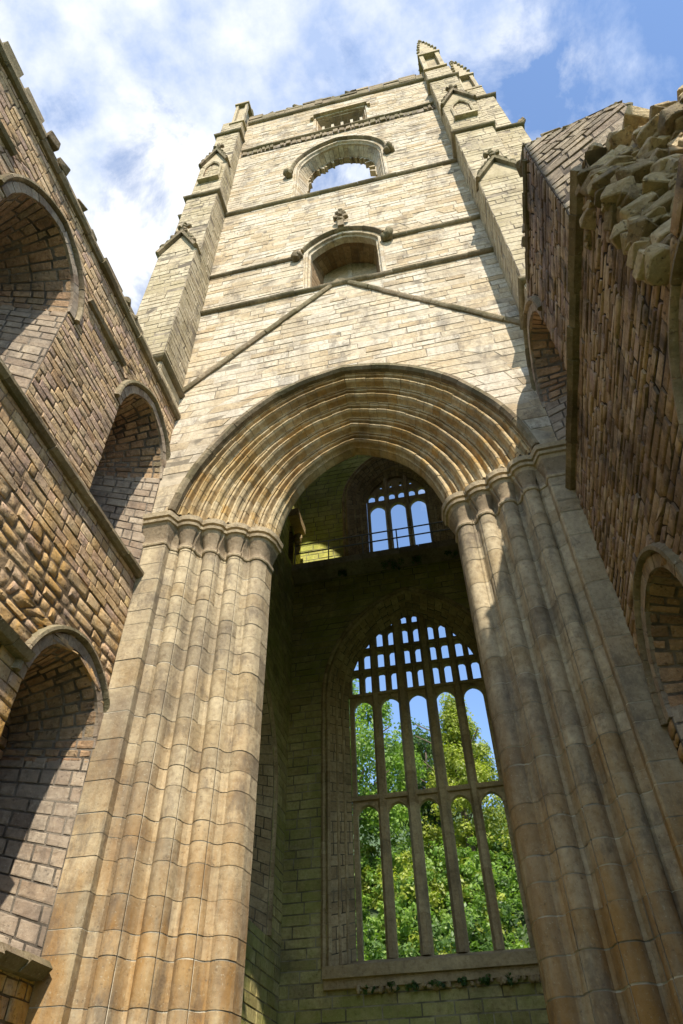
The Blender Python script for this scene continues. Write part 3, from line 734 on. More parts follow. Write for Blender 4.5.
for s_ in (-1, 1):
    bars.box((w2m.uc + s_ * w2m.a - .1, yb + .003, w2m.z0), (w2m.uc + s_ * w2m.a + .1, yb + .247, w2m.za), .5)
    lt = Op(w2m.uc + s_ * w2m.a / 2, w2m.a / 2 - .1, w2m.z0, w2m.z0 + 1.9, w2m.z0 + 2.5)
    rows = [w2m.z0 + 1.9 + .6 * i / 6 for i in range(7)]
    for va, vb in zip(rows, rows[1:]):
        for sd in (-1, 1):
            ha, hb = lt.hw(va), lt.hw(min(vb, lt.za - 1e-4)) or 0
            e = lt.uc + sd * (w2m.a / 2)
            A = [(e, va), (lt.uc + sd * ha, va), (lt.uc + sd * hb, vb), (e, vb)]
            bars.face([(u, yb + .05, v) for u, v in A], .5); bars.face([(A[1][0], yb + .05, A[1][1]), (A[1][0], yb + .2, A[1][1]), (A[2][0], yb + .2, A[2][1]), (A[2][0], yb + .05, A[2][1])], .3)
bars.box((w2m.uc - w2m.a, yb + .051, w2m.z0 + 2.5), (w2m.uc + w2m.a, yb + .2, w2m.za + .1), .5)
sun_panel = MB(); sun_panel.face([(w2m.uc - 3, WY(1.33), w2m.z0 - 3.4), (w2m.uc + 3, WY(1.33), w2m.z0 - 3.4), (w2m.uc + 3, WY(1.33), w2m.za + 1), (w2m.uc - 3, WY(1.33), w2m.za + 1)], .05); sun_panel.build('backing', M['soffit'], w2)  # unseen panel added behind the lights to stop sun and read dark
bars.build('tracery', M['face'], w2)
slm = OP(-.148, .098, 3.66, 3.86, 3.865, .02)
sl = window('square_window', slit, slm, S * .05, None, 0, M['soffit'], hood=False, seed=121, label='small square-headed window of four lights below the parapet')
sb_ = MB()
for i in range(5):
    u = slm.uc - slm.a + 2 * slm.a * i / 4
    sb_.box((u - .075, WY(1.03), WZ(3.66)), (u + .075, WY(1.05), WZ(3.862)), .9)
sb_.box((slit.uc - slit.a - .25, WY(1.0) - .22, WZ(3.912)), (slit.uc + slit.a + .25, WY(1.0) - .01, WZ(3.93)), .2)
for s_ in (-1, 1): sb_.box((slit.uc + s_ * (slit.a + .18) - .09, WY(1.0) - .2, WZ(3.88)), (slit.uc + s_ * (slit.a + .18) + .09, WY(1.0) - .01, WZ(3.911)), .2)
sb_.build('mullion', M['face'], sl)
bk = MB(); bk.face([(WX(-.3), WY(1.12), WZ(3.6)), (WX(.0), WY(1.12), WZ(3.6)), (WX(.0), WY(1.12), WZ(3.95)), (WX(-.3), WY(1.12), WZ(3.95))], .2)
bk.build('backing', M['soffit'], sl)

# ---- buttresses and pinnacles
def boxblocks(mb, x0, x1, y0, y1, z0, z1, sides='SEW', seed=1, ch=(.22, .36), bl=(.35, .8)):
    """ashlar skin on a rectangular prism, survey units in"""
    X0, X1, Y0, Y1, Z0, Z1 = WX(x0), WX(x1), WY(y0), WY(y1), WZ(z0), WZ(z1)
    kw = dict(ch=ch, bl=bl, rel=(.0, .02), tilt=.005, gap=.014, jit=.005, holes=.004)
    if 'S' in sides: masonry(mb, mapY(Y0, -1), Z0, Z1, X0, X1, seed=seed, **kw)
    if 'W' in sides: masonry(mb, mapX(X0, -1), Z0, Z1, Y0, Y1, seed=seed, **kw)
    if 'E' in sides: masonry(mb, mapX(X1, 1), Z0, Z1, Y0, Y1, seed=seed, **kw)
    if 'N' in sides: masonry(mb, mapY(Y1, 1), Z0, Z1, X0, X1, seed=seed, **kw)
    mb.face([(X0, Y0, Z1), (X1, Y0, Z1), (X1, Y1, Z1), (X0, Y1, Z1)], .4)
    mb.face([(X0, Y0, Z0), (X1, Y0, Z0), (X1, Y1, Z0), (X0, Y1, Z0)], .4)
def band(x0, x1, y0, y1, z, seed, parent, sides='SEW'):
    m = MB()
    P = STR
    X0, X1, Y0, Y1, Z = WX(x0), WX(x1), WY(y0), WY(y1), WZ(z)
    ring = lambda r, d: [(X0 - d, Y1, Z + r), (X0 - d, Y0 - d, Z + r), (X1 + d, Y0 - d, Z + r), (X1 + d, Y1, Z + r)]
    m.grid([ring(r, d) for r, d in P], lambda i, j: R.random())
    m.build('string_course', M['trim'], parent, smooth=40)
def weather(mb, x0, x1, y0, y1, z0, z1, y0b, sgnx=0):
    """sloped offset from (y0,z0) up and back to (y0b,z1)"""
    A = [W(x0, y0, z0), W(x1, y0, z0), W(x1, y0b, z1), W(x0, y0b, z1)]
    mb.face(A, .5)
    mb.face([W(x0, y0, z0), W(x0, y0b, z1), W(x0, y0b, z0)], .5); mb.face([W(x1, y0, z0), W(x1, y0b, z0), W(x1, y0b, z1)], .5)
def gablet(x0, x1, yf, z0, za, yb, parent, seed):
    """small crocketed gable standing against the set-off"""
    m = MB(); xm = (x0 + x1) / 2
    m.face([W(x0, yf, z0), W(x1, yf, z0), W(xm, yf, za)], .7)
    m.face([W(x0, yf, z0), W(xm, yf, za), W(xm, yb, za), W(x0, yb, z0)], .4); m.face([W(x1, yf, z0), W(x1, yb, z0), W(xm, yb, za), W(xm, yf, za)], .4)
    o = m.build('gablet', M['butt'], parent)
    c = MB(); fm = mapY(WY(yf), -1)
    for a, b in (((x0 - .004, z0), (xm, za)), ((xm, za), (x1 + .004, z0))):
        sweep2(c, fm, straight(WX(a[0]), WZ(a[1]), WX(b[0]), WZ(b[1]), 2), [(-.07, -.02), (-.07, .16), (.04, .18), (.08, .1), (.08, -.4)], seg=.5, seed=seed)
        for i in range(1, 5):
            t = i / 5; p = W(a[0] + (b[0] - a[0]) * t, yf, a[1] + (b[1] - a[1]) * t)
            blob(c, (p[0], p[1] - .08, p[2] + .17), .15, seed * 7 + i, tone=.2)
    p = W(xm, yf, za)
    for i, (dx, dz_, r_) in enumerate([(0, .25, .16), (0, .5, .15), (-.2, .5, .13), (.2, .5, .13), (0, .72, .13)]): blob(c, (p[0] + dx, p[1] - .06, p[2] + dz_), r_, seed * 9 + i, tone=.2)
    tp_ = c.build('crocket', M['trim'], o); return o
def niche(xc, yf, z0, z1, hw, parent, seed):
    fm = mapY(WY(yf) - .035, -1); o_ = Op(WX(xc), S * hw, WZ(z0), WZ(z0 + (z1 - z0) * .62), WZ(z1)); 
    m = MB(); i_ = Op(WX(xc), S * hw * .7, WZ(z0), WZ(z0 + (z1 - z0) * .62), WZ(z1 - .008))
    reveal(m, fm, o_, 0.02, i_, -.5, seed=seed, ch=(.2, .3), bl=(.3, .5))
    backing(m, mapY(WY(yf) - .035, -1), o_.z0, o_.za, o_.uc - i_.a, o_.uc + i_.a, d=-.5, mort=0, tone=.1)
    b_ = m.build('niche', M['recess'], parent)
    f = MB(); sweep2(f, fm, o_.outline(), [(0, -.05), (0, .06), (.06, .1), (.12, .06), (.13, -.05)], seg=.4, seed=seed); 
    f.box((o_.uc - o_.a - .15, WY(yf) - .22, o_.z0 - .18), (o_.uc + o_.a + .15, WY(yf) + .02, o_.z0), .4)
    f.build('frame', M['butt'], b_)
    g_ = MB()
    for i in range(5): blob(g_, (o_.uc + R.uniform(-.08, .08), WY(yf) + .12, o_.z0 + .25 + i * .24), .26 - .03 * i, seed * 5 + i, tone=.5)
    g_.build('worn_carving', M['butt'], b_)
def pinnacle(x0, x1, y0, y1, z0, z1, z2, parent, seed, spire=True):
    m = MB(); X0, X1, Y0, Y1 = WX(x0), WX(x1), WY(y0), WY(y1); Z0, Z1 = WZ(z0), WZ(z1)
    cx_, cy_ = (X0 + X1) / 2, (Y0 + Y1) / 2
    e = .22 * (X1 - X0)
    m.box((X0 + e, Y0 + e, Z0), (X1 - e, Y1 - e, Z1), .4)
    for xx in (X0, X1):
        for yy in (Y0, Y1):
            sx_ = .2 * (X1 - X0) * (1 if xx == X0 else -1); sy_ = .2 * (Y1 - Y0) * (1 if yy == Y0 else -1)
            a = (min(xx, xx + sx_), min(yy, yy + sy_), Z0); b = (max(xx, xx + sx_), max(yy, yy + sy_), Z1 + .002)
            m.box(a, b, .6)
    m.box((X0 - .08, Y0 - .08, Z1), (X1 + .08, Y1 + .08, Z1 + .22), .3)
    m.box((X0 - .08, Y0 - .08, Z0 - .2), (X1 + .08, Y1 + .08, Z0 + .003), .3)
    if spire:
        Z2 = WZ(z2); rows = []
        for i in range(7):
            t = i / 6; k = (1 - t) ** .9 * .95 + .05; rows.append([(cx_ + dx * k * (X1 - X0) / 2, cy_ + dy * k * (Y1 - Y0) / 2, Z1 + .22 + (Z2 - Z1) * t) for dx, dy in ((-1, -1), (1, -1), (1, 1), (-1, 1), (-1, -1))])
        m.grid(rows, .3)
        for i in range(1, 6):
            for dx, dy in ((-1, -1), (1, -1), (1, 1), (-1, 1)):
                t = i / 6; k = (1 - t) ** .9 * .95 + .08
                blob(m, (cx_ + dx * k * (X1 - X0) / 2, cy_ + dy * k * (Y1 - Y0) / 2, Z1 + .3 + (Z2 - Z1) * t), .13, seed + i, tone=.2)
        for i, (dz_, r_) in enumerate([(.15, .2), (.4, .15)]): blob(m, (cx_, cy_, Z2 + dz_), r_, seed * 3 + i, tone=.2)
    else:
        for i in range(5): blob(m, (cx_ + R.uniform(-.3, .3), cy_ + R.uniform(-.3, .3), Z1 + R.uniform(.2, .45)), R.uniform(.2, .35), seed + i, tone=.5)
    return m.build('pinnacle', M['butt'], parent)
def sbutt(xi, xo, seed, label, sp):
    """south-facing buttress; xi inner flank, xo outer flank"""
    x0, x1 = min(xi, xo), max(xi, xo); m = MB()
    st = [(1.505, 2.28, .872), (2.28, 2.862, .903), (2.862, 3.27, .914), (3.27, 3.81, .945), (3.81, 4.06, .955)]
    for i, (a, b_, yf) in enumerate(st):
        boxblocks(m, x0 + .002 * i, x1 - .004 * i, yf, 1.02, a + (.012 if i else 0), b_, seed=seed + i)
        if i + 1 < len(st): weather(m, x0 + .002 * i, x1 - .004 * i, yf, 1.0, b_, b_ + .03, st[i + 1][2])
    o = m.build('buttress', M['butt'], tower); tag(o, label)
    band(x0, x1, .868, 1.0, 1.585, 1, o)
    band(x0 + .002, x1 - .004, .903, 1.0, 2.868, 2, o); band(x0 + .006, x1 - .012, .944, 1.0, 3.815, 3, o)
    gablet(x0 + .002, x1 - .002, .870, 2.275, 2.42, .905, o, seed); gablet(x0 + .006, x1 - .01, .912, 3.265, 3.44, .947, o, seed + 1)
    niche((x0 + x1) / 2, .914, 3.07, 3.27, .033, o, seed + 2)
    if sp: pinnacle(x0 + .012, x1 - .03, .955, 1.05, 4.10, 4.40, 4.92, o, seed + 3)
    else: pinnacle(x0 + .055, x1 - .012, .955, 1.045, 4.03, 4.36, 0, o, seed + 3, False)
    return o
sbutt(XL, -.785, 200, 'left front buttress ending in a broken pinnacle', False)
sbutt(XR, .448, 220, 'right front buttress with a niche and crocketed pinnacle', True)
# side-facing buttresses
eb = MB()
for i, (a, b_, xo) in enumerate([(1.42, 2.3, .625), (2.31, 3.12, .603), (3.14, 3.60, .572), (3.62, 3.78, .55)]): boxblocks(eb, .44, xo, 1.012, 1.165, a, b_, 'SEN', seed=240 + i)
o = eb.build('buttress', M['butt'], tower); tag(o, 'right side buttress stepping outwards behind the front one')
band(.45, .603, 1.012, 1.165, 3.125, 5, o); band(.45, .572, 1.012, 1.165, 3.605, 6, o); band(.45, .62, 1.012, 1.165, 2.3, 6, o)
pinnacle(.462, .545, 1.02, 1.11, 3.82, 4.06, 4.55, o, 77)
blob_m = MB()
for i in range(5): blob(blob_m, W(.60 + .006 * i, 1.02, 3.16 + .01 * i), .18, 300 + i, tone=.3)
blob_m.build('carved_beast', M['trim'], o)
wb = MB()
for i, (a, b_, xo) in enumerate([(1.5, 2.3, -.885), (2.31, 3.0, -.87), (3.02, 3.55, -.82)]): boxblocks(wb, xo, -.78, 1.012, 1.165, a, b_, 'SWN', seed=250 + i)
o = wb.build('buttress', M['butt'], tower); tag(o, 'left side buttress mostly hidden behind the front one')
band(-.872, -.78, 1.012, 1.165, 3.005, 7, o)

# ---- inside of the tower: north wall, gallery, west wall
YN, YU = 2.12, 2.20
nM = mapY(WY(YN), -1); uM = mapY(WY(YU), -1)
gN = OP(CX, .305, .44, 1.24, 1.67, .17); gN2 = OP(CX, .245, .465, 1.24, 1.60, .17)
m = MB(); masonry(m, nM, WZ(-.1455), WZ(1.80), WX(-.645), WX(.275), [gN], ch=(.26, .36), bl=(.5, .95), rel=(.004, .02), gap=.022, seed=300)
nw = m.build('north_wall', M['inner'], tower)
uo = OP(CX, .225, 1.88, 2.32, 2.62, .17); uo2 = OP(CX, .145, 2.02, 2.34, 2.50, .17)
m = MB(); masonry(m, uM, WZ(1.86), WZ(4.1), WX(-.645), WX(.275), [uo, OP(-.17, .21, 2.9, 3.2, 3.5, .16)], ch=(.26, .36), bl=(.5, .95), rel=(.004, .02), gap=.022, seed=301)
m.build('north_wall', M['inner_lit'], tower)
gl = MB()
Lc = [(YN, 1.80), (2.075, 1.815), (2.066, 1.83), (2.066, 1.862), (2.08, 1.868), (2.20, 1.872)]
for i in range(12):
    a = -.64 + .92 * i / 12; b_ = -.64 + .92 * (i + 1) / 12
    gl.grid([[W(a + .0006, y_, z_) for y_, z_ in Lc], [W(b_ - .0006, y_, z_) for y_, z_ in Lc]], R.random())
gallery = gl.build('gallery_ledge', M['jamb'], tower)
rl = MB()
def tube(mb, a, b, r, n=8, tone=.5):
    a, b = Vector(a), Vector(b); d = (b - a).normalized(); u = d.orthogonal().normalized(); v = d.cross(u)
    mb.grid([[tuple(p + (u * math.cos(6.2832 * i / n) + v * math.sin(6.2832 * i / n)) * r) for i in range(n + 1)] for p in (a, b)], tone)
for z_ in (1.925, 1.972): tube(rl, W(-.625, 2.075, z_), W(.26, 2.075, z_), .034)
for i in range(7):
    x_ = -.622 + .145 * i; tube(rl, W(x_, 2.075, 1.868), W(x_, 2.075, 1.975), .03)
tag(rl.build('handrail', M['iron'], tower), 'thin metal guard rail along the gallery')
# west wall inside
wM = mapX(WX(-.635), 1)
wo_ = Op(WY(1.61), S * .375, WZ(.50), WZ(.90), WZ(1.26)); wo2 = Op(WY(1.61), S * .29, WZ(.56), WZ(.90), WZ(1.18))
door = Op(WY(2.05), S * .035, WZ(1.87), WZ(2.04), WZ(2.075))
m = MB(); masonry(m, wM, WZ(-.1455), WZ(1.84), WY(1.14), WY(2.14), [wo_], ch=(.26, .36), bl=(.45, .9), rel=(.004, .03), gap=.022, seed=310)
m.build('west_wall', M['inner'], tower)
m = MB(); masonry(m, wM, WZ(1.84), WZ(4.1), WY(1.14), WY(2.21), [door], ch=(.26, .36), bl=(.45, .9), rel=(.004, .03), gap=.022, seed=311, brk=())
m.build('west_wall', M['inner_lit'], tower)
m = MB(); reveal(m, wM, wo_, 0, wo2, -1.3, seed=312)
m.face([wM(wo_.uc - wo_.a, wo_.z0, 0), wM(wo_.uc + wo_.a, wo_.z0, 0), wM(wo2.uc + wo2.a, wo2.z0, -1.3), wM(wo2.uc - wo2.a, wo2.z0, -1.3)], .4)
masonry(m, mapX(WX(-.635) - 1.3, 1), wo2.z0, wo2.za, lambda v: wo2.uc - (wo2.hw(v) or 0), lambda v: wo2.uc + (wo2.hw(v) or 0), seed=313)
ww = m.build('blocked_window', M['inner_trim'], tower)
m = MB(); sweep2(m, wM, wo_.outline(), [(-.02, -.3), (-.02, -.02), (.06, .03), (.1, .1), (.2, .1), (.24, -.02)], seg=.4, seed=314); m.build('frame', M['inner_trim'], ww, smooth=40)
m = MB(); d2 = Op(door.uc, door.a, door.z0, door.zs, door.za); reveal(m, wM, door, 0, d2, -.9, seed=315)
m.face([wM(door.uc - door.a, door.z0, -.9), wM(door.uc + door.a, door.z0, -.9), wM(door.uc + door.a, door.za, -.9), wM(door.uc - door.a, door.za, -.9)], .1)
dd = m.build('doorway', M['inner_trim'], tower)
m = MB(); m.box(wM(door.uc - door.a - .35, door.za - .1, 0), wM(door.uc + door.a + .3, door.za + .35, .5), .1)
for i in range(6): blob(m, wM(door.uc + .42, door.za - .45 - i * .2, .2), .24 - .02 * i, 400 + i, tone=.9)
m.build('hood', M['inner_trim'], dd)
# great north window: splayed frame and tracery
def framed(parent_name, Mp, oA, oB, dB, oC, dC, mat, seed):
    m = MB(); n_ = 3
    reveal(m, Mp, oA, 0, oB, -dB, seed=seed, ch=(.3, .42), bl=(.25, .45)); reveal(m, Mp, oB, -dB, oC, -dC, seed=seed + 1, ch=(.3, .42), bl=(.4, .6))
    for A, a_, B, b_ in ((oA, 0, oB, dB), (oB, dB, oC, dC)):
        m.face([Mp(A.uc - A.a, A.z0, -a_), Mp(A.uc + A.a, A.z0, -a_), Mp(B.uc + B.a, B.z0, -b_), Mp(B.uc - B.a, B.z0, -b_)], .4)
    o = m.build(parent_name, mat, tower)
    f = MB()
    for k, (r0, d0) in enumerate(((.0, 0), (.18, 0))):
        sweep2(f, Mp, oA.outline(), [(r0 - .02, -.12), (r0 - .02, .03), (r0 + .05, .09), (r0 + .12, .05), (r0 + .15, -.02)], seg=.4, seed=seed + 2 + k)
    for k, (t) in enumerate((.3, .62)):
        q = Op(oA.uc, oA.a + (oB.a - oA.a) * t, oA.z0 + (oB.z0 - oA.z0) * t, oA.zs, oA.za + (oB.za - oA.za) * t, .17)
        sweep2(f, Mp, q.outline(), [(.1, -dB * t - .02), (-.04, -dB * t + .02), (-.09, -dB * t - .06), (-.05, -dB * t - .14), (.1, -dB * t - .16)], seg=.4, seed=seed + 5 + k)
    f.build('frame', mat, o, smooth=40)
    return o
gC = OP(CX, .285, .45, 1.24, 1.74, .17)
gw = framed('north_window', nM, gN, gN2, S * .055, gC, S * .17, M['inner_trim'], 320); gw['label'] = 'great traceried north window with trees seen through it'
def cell(mb, Y, th, uL, uR, v0, v1, op, tone=.5, n=8):
    vs_ = sorted({v0, v1} | {min(max(v, v0), v1) for v in ([op.z0, op.zs, op.za] + [op.zs + z for _, z in op.arc])})
    for va, vb in zip(vs_, vs_[1:]):
        if vb - va < 1e-5: continue
        act = op.z0 - 1e-6 <= (va + vb) / 2 < op.za
        if not act:
            for yy, fl in ((Y, 1), (Y + th, -1)): mb.face([(uL, yy, va), (uR, yy, va), (uR, yy, vb), (uL, yy, vb)][::fl], tone)
            continue
        ha = op.hw(va) or 0; hb = op.hw(min(vb, op.za - 1e-5)) or 0
        for e, s_ in ((uL, -1), (uR, 1)):
            A = [(e, va), (op.uc + s_ * ha, va), (op.uc + s_ * hb, vb), (e, vb)]
            mb.face([(u, Y, v) for u, v in A], tone); mb.face([(u, Y + th, v) for u, v in A], tone)
            mb.face([(A[1][0], Y, A[1][1]), (A[2][0], Y, A[2][1]), (A[2][0], Y + th, A[2][1]), (A[1][0], Y + th, A[1][1])], tone)
    for vv in (op.z0, op.za):
        h_ = op.a if vv == op.z0 else 0
        if h_: mb.face([(op.uc - h_, Y, vv), (op.uc + h_, Y, vv), (op.uc + h_, Y + th, vv), (op.uc - h_, Y + th, vv)], tone)
def mullion(mb, u, Y, th, w_, v0, v1, tone=.5, d=.12):
    """chamfered bar standing proud of the tracery plate"""
    pr_ = [(-w_, 0), (-w_ * .45, -d), (w_ * .45, -d), (w_, 0), (w_, th), (w_ * .45, th + d), (-w_ * .45, th + d), (-w_, th), (-w_, 0)]
    n_ = max(1, int((v1 - v0) / 1.1))
    for i in range(n_):
        a, b_ = v0 + (v1 - v0) * i / n_ + .006, v0 + (v1 - v0) * (i + 1) / n_ - .006
        mb.grid([[(u + p, Y + q, v) for p, q in pr_] for v in (a, b_)], random.Random(i + int(u * 10)).random())
t = MB(); Yt = WY(2.185); TH = .22
uc0 = WX(CX); Wg = S * .245 * 2 / 5
zs_, z_tr, z_hd = WZ(.465), WZ(.912), WZ(1.262)
for k in range(5):
    uL = uc0 + (k - 2.5) * Wg; uR = uL + Wg; cc = (uL + uR) / 2; hw = Wg / 2 - .17
    cell(t, Yt, TH, uL, uR, zs_, z_tr, Op(cc, hw, zs_ + .02, z_tr - .62, z_tr - .20), .5)
    cell(t, Yt, TH, uL, uR, z_tr, z_hd + .25, Op(cc, hw, z_tr + .02, z_hd - .36, z_hd + .06), .5)
# panel tracery rows
rows_ = [(1.285, 1.375), (1.385, 1.465), (1.475, 1.555), (1.565, 1.62)]
for r_, (a, b_) in enumerate(rows_):
    for k in range(10):
        uL = uc0 + (k - 5) * Wg / 2; uR = uL + Wg / 2; cc = (uL + uR) / 2
        va, vb = WZ(a), WZ(b_ + .01)
        cell(t, Yt, TH, uL, uR, va, vb, Op(cc, Wg / 4 - .115, va + .10, vb - .28, vb - .14), .5)
for k in range(1, 5): mullion(t, uc0 + (k - 2.5) * Wg, Yt, TH, .15 if k in (1, 4) else .2, zs_, WZ(1.60), .5, .16 if k in (1, 4) else .24)
for k in range(5): mullion(t, uc0 + (k - 2) * Wg, Yt, TH, .06, z_hd + .1, WZ(1.62), .5, .06)
for zz, hh in ((z_tr, .16), (z_hd + .22, .1), (WZ(1.38), .05), (WZ(1.47), .05)):
    t.box((uc0 - 2.5 * Wg, Yt - .13, zz - hh / 2), (uc0 + 2.5 * Wg, Yt + TH + .13, zz + hh / 2), .4)
t.build('tracery', M['inner_trim'], gw)
sl_ = MB(); sl_.box((gN.uc - gN.a - .2, WY(YN) - .35, WZ(.412)), (gN.uc + gN.a + .2, WY(YN) - .002, WZ(.44)), .4)
sl_.box((gN.uc - gN.a - .2, WY(YN) - .2, WZ(.39)), (gN.uc + gN.a + .2, WY(YN) - .002, WZ(.412) - .003), .3)
for i in range(60): blob(sl_, (gN.uc + R.uniform(-2.6, 2.6), WY(YN) - R.uniform(.05, .25), WZ(.385) + R.uniform(-.05, .04)), R.uniform(.05, .12), 900 + i, tone=.2)
sl_.build('sill', M['inner_trim'], gw)
# upper three-light window
uC = OP(CX, .175, 2.0, 2.34, 2.59, .17)
uw = framed('gallery_window', uM, uo, uo2, S * .055, uC, S * .09, M['inner_trim'], 340); uw['label'] = 'three-light window above the gallery rail'
t = MB(); Yt2 = WY(2.262); Wu = S * .145 * 2 / 3; z0_, z1_ = WZ(2.02), WZ(2.315)
for k in range(3):
    uL = uc0 + (k - 1.5) * Wu; uR = uL + Wu; cc = (uL + uR) / 2
    cell(t, Yt2, .2, uL, uR, z0_, z1_ + .3, Op(cc, Wu / 2 - .14, z0_ + .02, z1_ - .35, z1_ + .12), .5)
    for q in range(2):
        c2 = uL + Wu / 4 + q * Wu / 2; cell(t, Yt2, .2, c2 - Wu / 4, c2 + Wu / 4, z1_ + .3, z1_ + 1.2, Op(c2, Wu / 4 - .09, z1_ + .42, z1_ + .75, z1_ + .95), .5)
        cell(t, Yt2, .2, c2 - Wu / 4, c2 + Wu / 4, z1_ + 1.2, z1_ + 2.2, Op(c2, Wu / 4 - .2, z1_ + 1.32, z1_ + 1.5, z1_ + 1.6), .5)
for k in (1, 2): mullion(t, uc0 + (k - 1.5) * Wu, Yt2, .2, .13, z0_, z1_ + 2, .5, .14)
t.build('tracery', M['inner_trim'], uw)

# ------------------------------------------------------------------ west transept wall
ww_ = empty('ruined_wall', W(-.70, .4, -.1455), 'sunlit purple-brown ruined wall with arched recesses, left of the tower', 'wall')
WXW = WX(-.648); sM = mapX(WXW, 1)
cl_ops = [Op(WY(.885 - .455 * k), S * .113, WZ(.958), WZ(1.245), WZ(1.385), None) for k in range(3)]
lo_ops = [Op(WY(.885 - .455 * k), S * .1145, WZ(.235), WZ(.555), WZ(.675), None) for k in range(3)]
Y0W, Y1W = WY(-.6), WY(1.0)
m = MB()
masonry(m, sM, WZ(-.1455), WZ(.60), Y0W, Y1W, lo_ops, ch=(.2, .34), bl=(.25, .6), rel=(.003, .028), tilt=.008, gap=.018, jit=.014, pillow=.006, seed=401)
masonry(m, sM, WZ(.60), WZ(.795), Y0W, Y1W, lo_ops, ch=(.16, .34), bl=(.22, .6), rel=(.0, .04), tilt=.015, gap=.022, jit=.016, pillow=.012, seed=402, cham=.035)
masonry(m, sM, WZ(.795), WZ(.94), Y0W, Y1W, [], ch=(.17, .26), bl=(.25, .6), rel=(.003, .024), tilt=.006, gap=.015, jit=.012, pillow=.005, seed=403)
masonry(m, sM, WZ(.94), WZ(1.49), Y0W, Y1W, cl_ops, ch=(.14, .24), bl=(.22, .6), rel=(.003, .022), tilt=.006, gap=.014, jit=.014, pillow=.005, seed=404)
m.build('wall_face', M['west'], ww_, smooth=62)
m = MB(); backing(m, mapX(WX(-.80), -1), WZ(-.1455), WZ(1.49), Y0W, Y1W, mort=0)
m.face([W(-.8, -.6, 1.49), W(-.648, -.6, 1.49), W(-.648, 1.0, 1.49), W(-.8, 1.0, 1.49)], .5)
m.face([W(-.8, -.6, 1.49), W(-.648, -.6, 1.49), W(-.648, -.6, -.1455), W(-.8, -.6, -.1455)], .5)
m.build('outer_face', M['plain'], ww_)
m = MB(); sweep2(m, sM, straight(Y0W, WZ(.94), Y1W, WZ(.94), 20), [(-.1, -.02), (-.1, .1), (-.03, .18), (.05, .18), (.12, .04), (.12, -.02)], seg=.8, jit=.014, seed=410)
m.build('string_course', M['trim'], ww_, smooth=40)
m = MB(); rr = random.Random(8)                  # coping with loose stones
sweep2(m, sM, straight(Y0W, WZ(1.49), Y1W, WZ(1.49), 20), [(-.08, -.02), (-.08, .10), (.0, .16), (.14, .14), (.2, .02), (.2, -.6)], seg=.7, jit=.03, seed=411)
y = Y0W
while y < Y1W - .5:
    if rr.random() < .62:
        L_ = rr.uniform(.3, 1.0); hh = rr.choice([.12, .2, .34, .45]); m.box((WXW - .5, y, WZ(1.49) + .18), (WXW + rr.uniform(-.05, .14), y + L_, WZ(1.49) + .18 + hh), rr.random()); y += L_
    y += rr.uniform(.1, .9)
for i in range(26): chunk(m, (WXW - .1 + rr.uniform(-.1, .15), rr.uniform(Y0W, Y1W), WZ(1.51)), rr.uniform(.12, .24), 700 + i, tone=rr.random())
m.build('coping', M['trim'], ww_)
def recess(op, Mp, depth, parent, seed, ratio, k_hood, hood_to, rmat, shift=0.0, hoodmat='trim'):
    """splayed recess: back is narrower, jambs slope in"""
    B = Op(op.uc + shift, op.a * ratio, op.z0 + .5, op.zs - .1, op.za - op.a * (1 - ratio) * .9)
    m = MB(); reveal(m, Mp, op, 0, B, -depth, seed=seed, ch=(.22, .32), bl=(.28, .5), gap=.02, rel=(.0, .02), pillow=.006, s_rng=(0, .30))
    reveal(m, Mp, op, 0, B, -depth, seed=seed, ch=(.22, .32), bl=(.28, .5), gap=.02, rel=(.0, .02), pillow=.006, s_rng=(.70, 1.0))
    a_ = [Mp(op.uc - op.a, op.z0, 0), Mp(op.uc + op.a, op.z0, 0), Mp(B.uc + B.a, B.z0, -depth), Mp(B.uc - B.a, B.z0, -depth)]
    m.face(a_, .5)
    o = m.build('arched_recess', M['jamb'], parent)
    m = MB(); reveal(m, Mp, op, 0, B, -depth, seed=seed + 9, ch=(.16, .3), bl=(.25, .5), gap=.03, rel=(-.005, .018), pillow=.012, jit=.014, s_rng=(.29, .71))
    masonry(m, lambda u, v, d: Mp(u, v, d - depth), B.z0, B.za, lambda v: B.uc - (B.hw(v) or 0), lambda v: B.uc + (B.hw(v) or 0), ch=(.16, .28), bl=(.2, .45), rel=(-.02, .05), pillow=.03, gap=.03, jit=.02, seed=seed + 5)
    m.build('rubble_lining', M['recess'], o)
    m = MB(); pts = [p for p in op.outline() if p[1] >= op.zs - .2]
    sweep2(m, Mp, pts, [(-.02, -.15), (-.02, .035), (.17, .045), (.20, .0), (.20, -.05)], seg=.22, seed=seed + 2, jit=.008)
    m.build('voussoir', M['jamb'], o)
    m = MB(); sweep2(m, Mp, pts, [(.20, -.02), (.20, .08), (.24, .13), (.30, .12), (.33, .04), (.34, -.02)], seg=.45, seed=seed + 3)
    m.build('hood_mould', M[hoodmat], o, smooth=40)
    return o
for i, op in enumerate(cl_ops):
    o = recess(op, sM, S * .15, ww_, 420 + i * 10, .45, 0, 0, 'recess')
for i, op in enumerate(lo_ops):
    o = recess(op, sM, S * .13, ww_, 460 + i * 10, .5, 0, 0, 'recess')
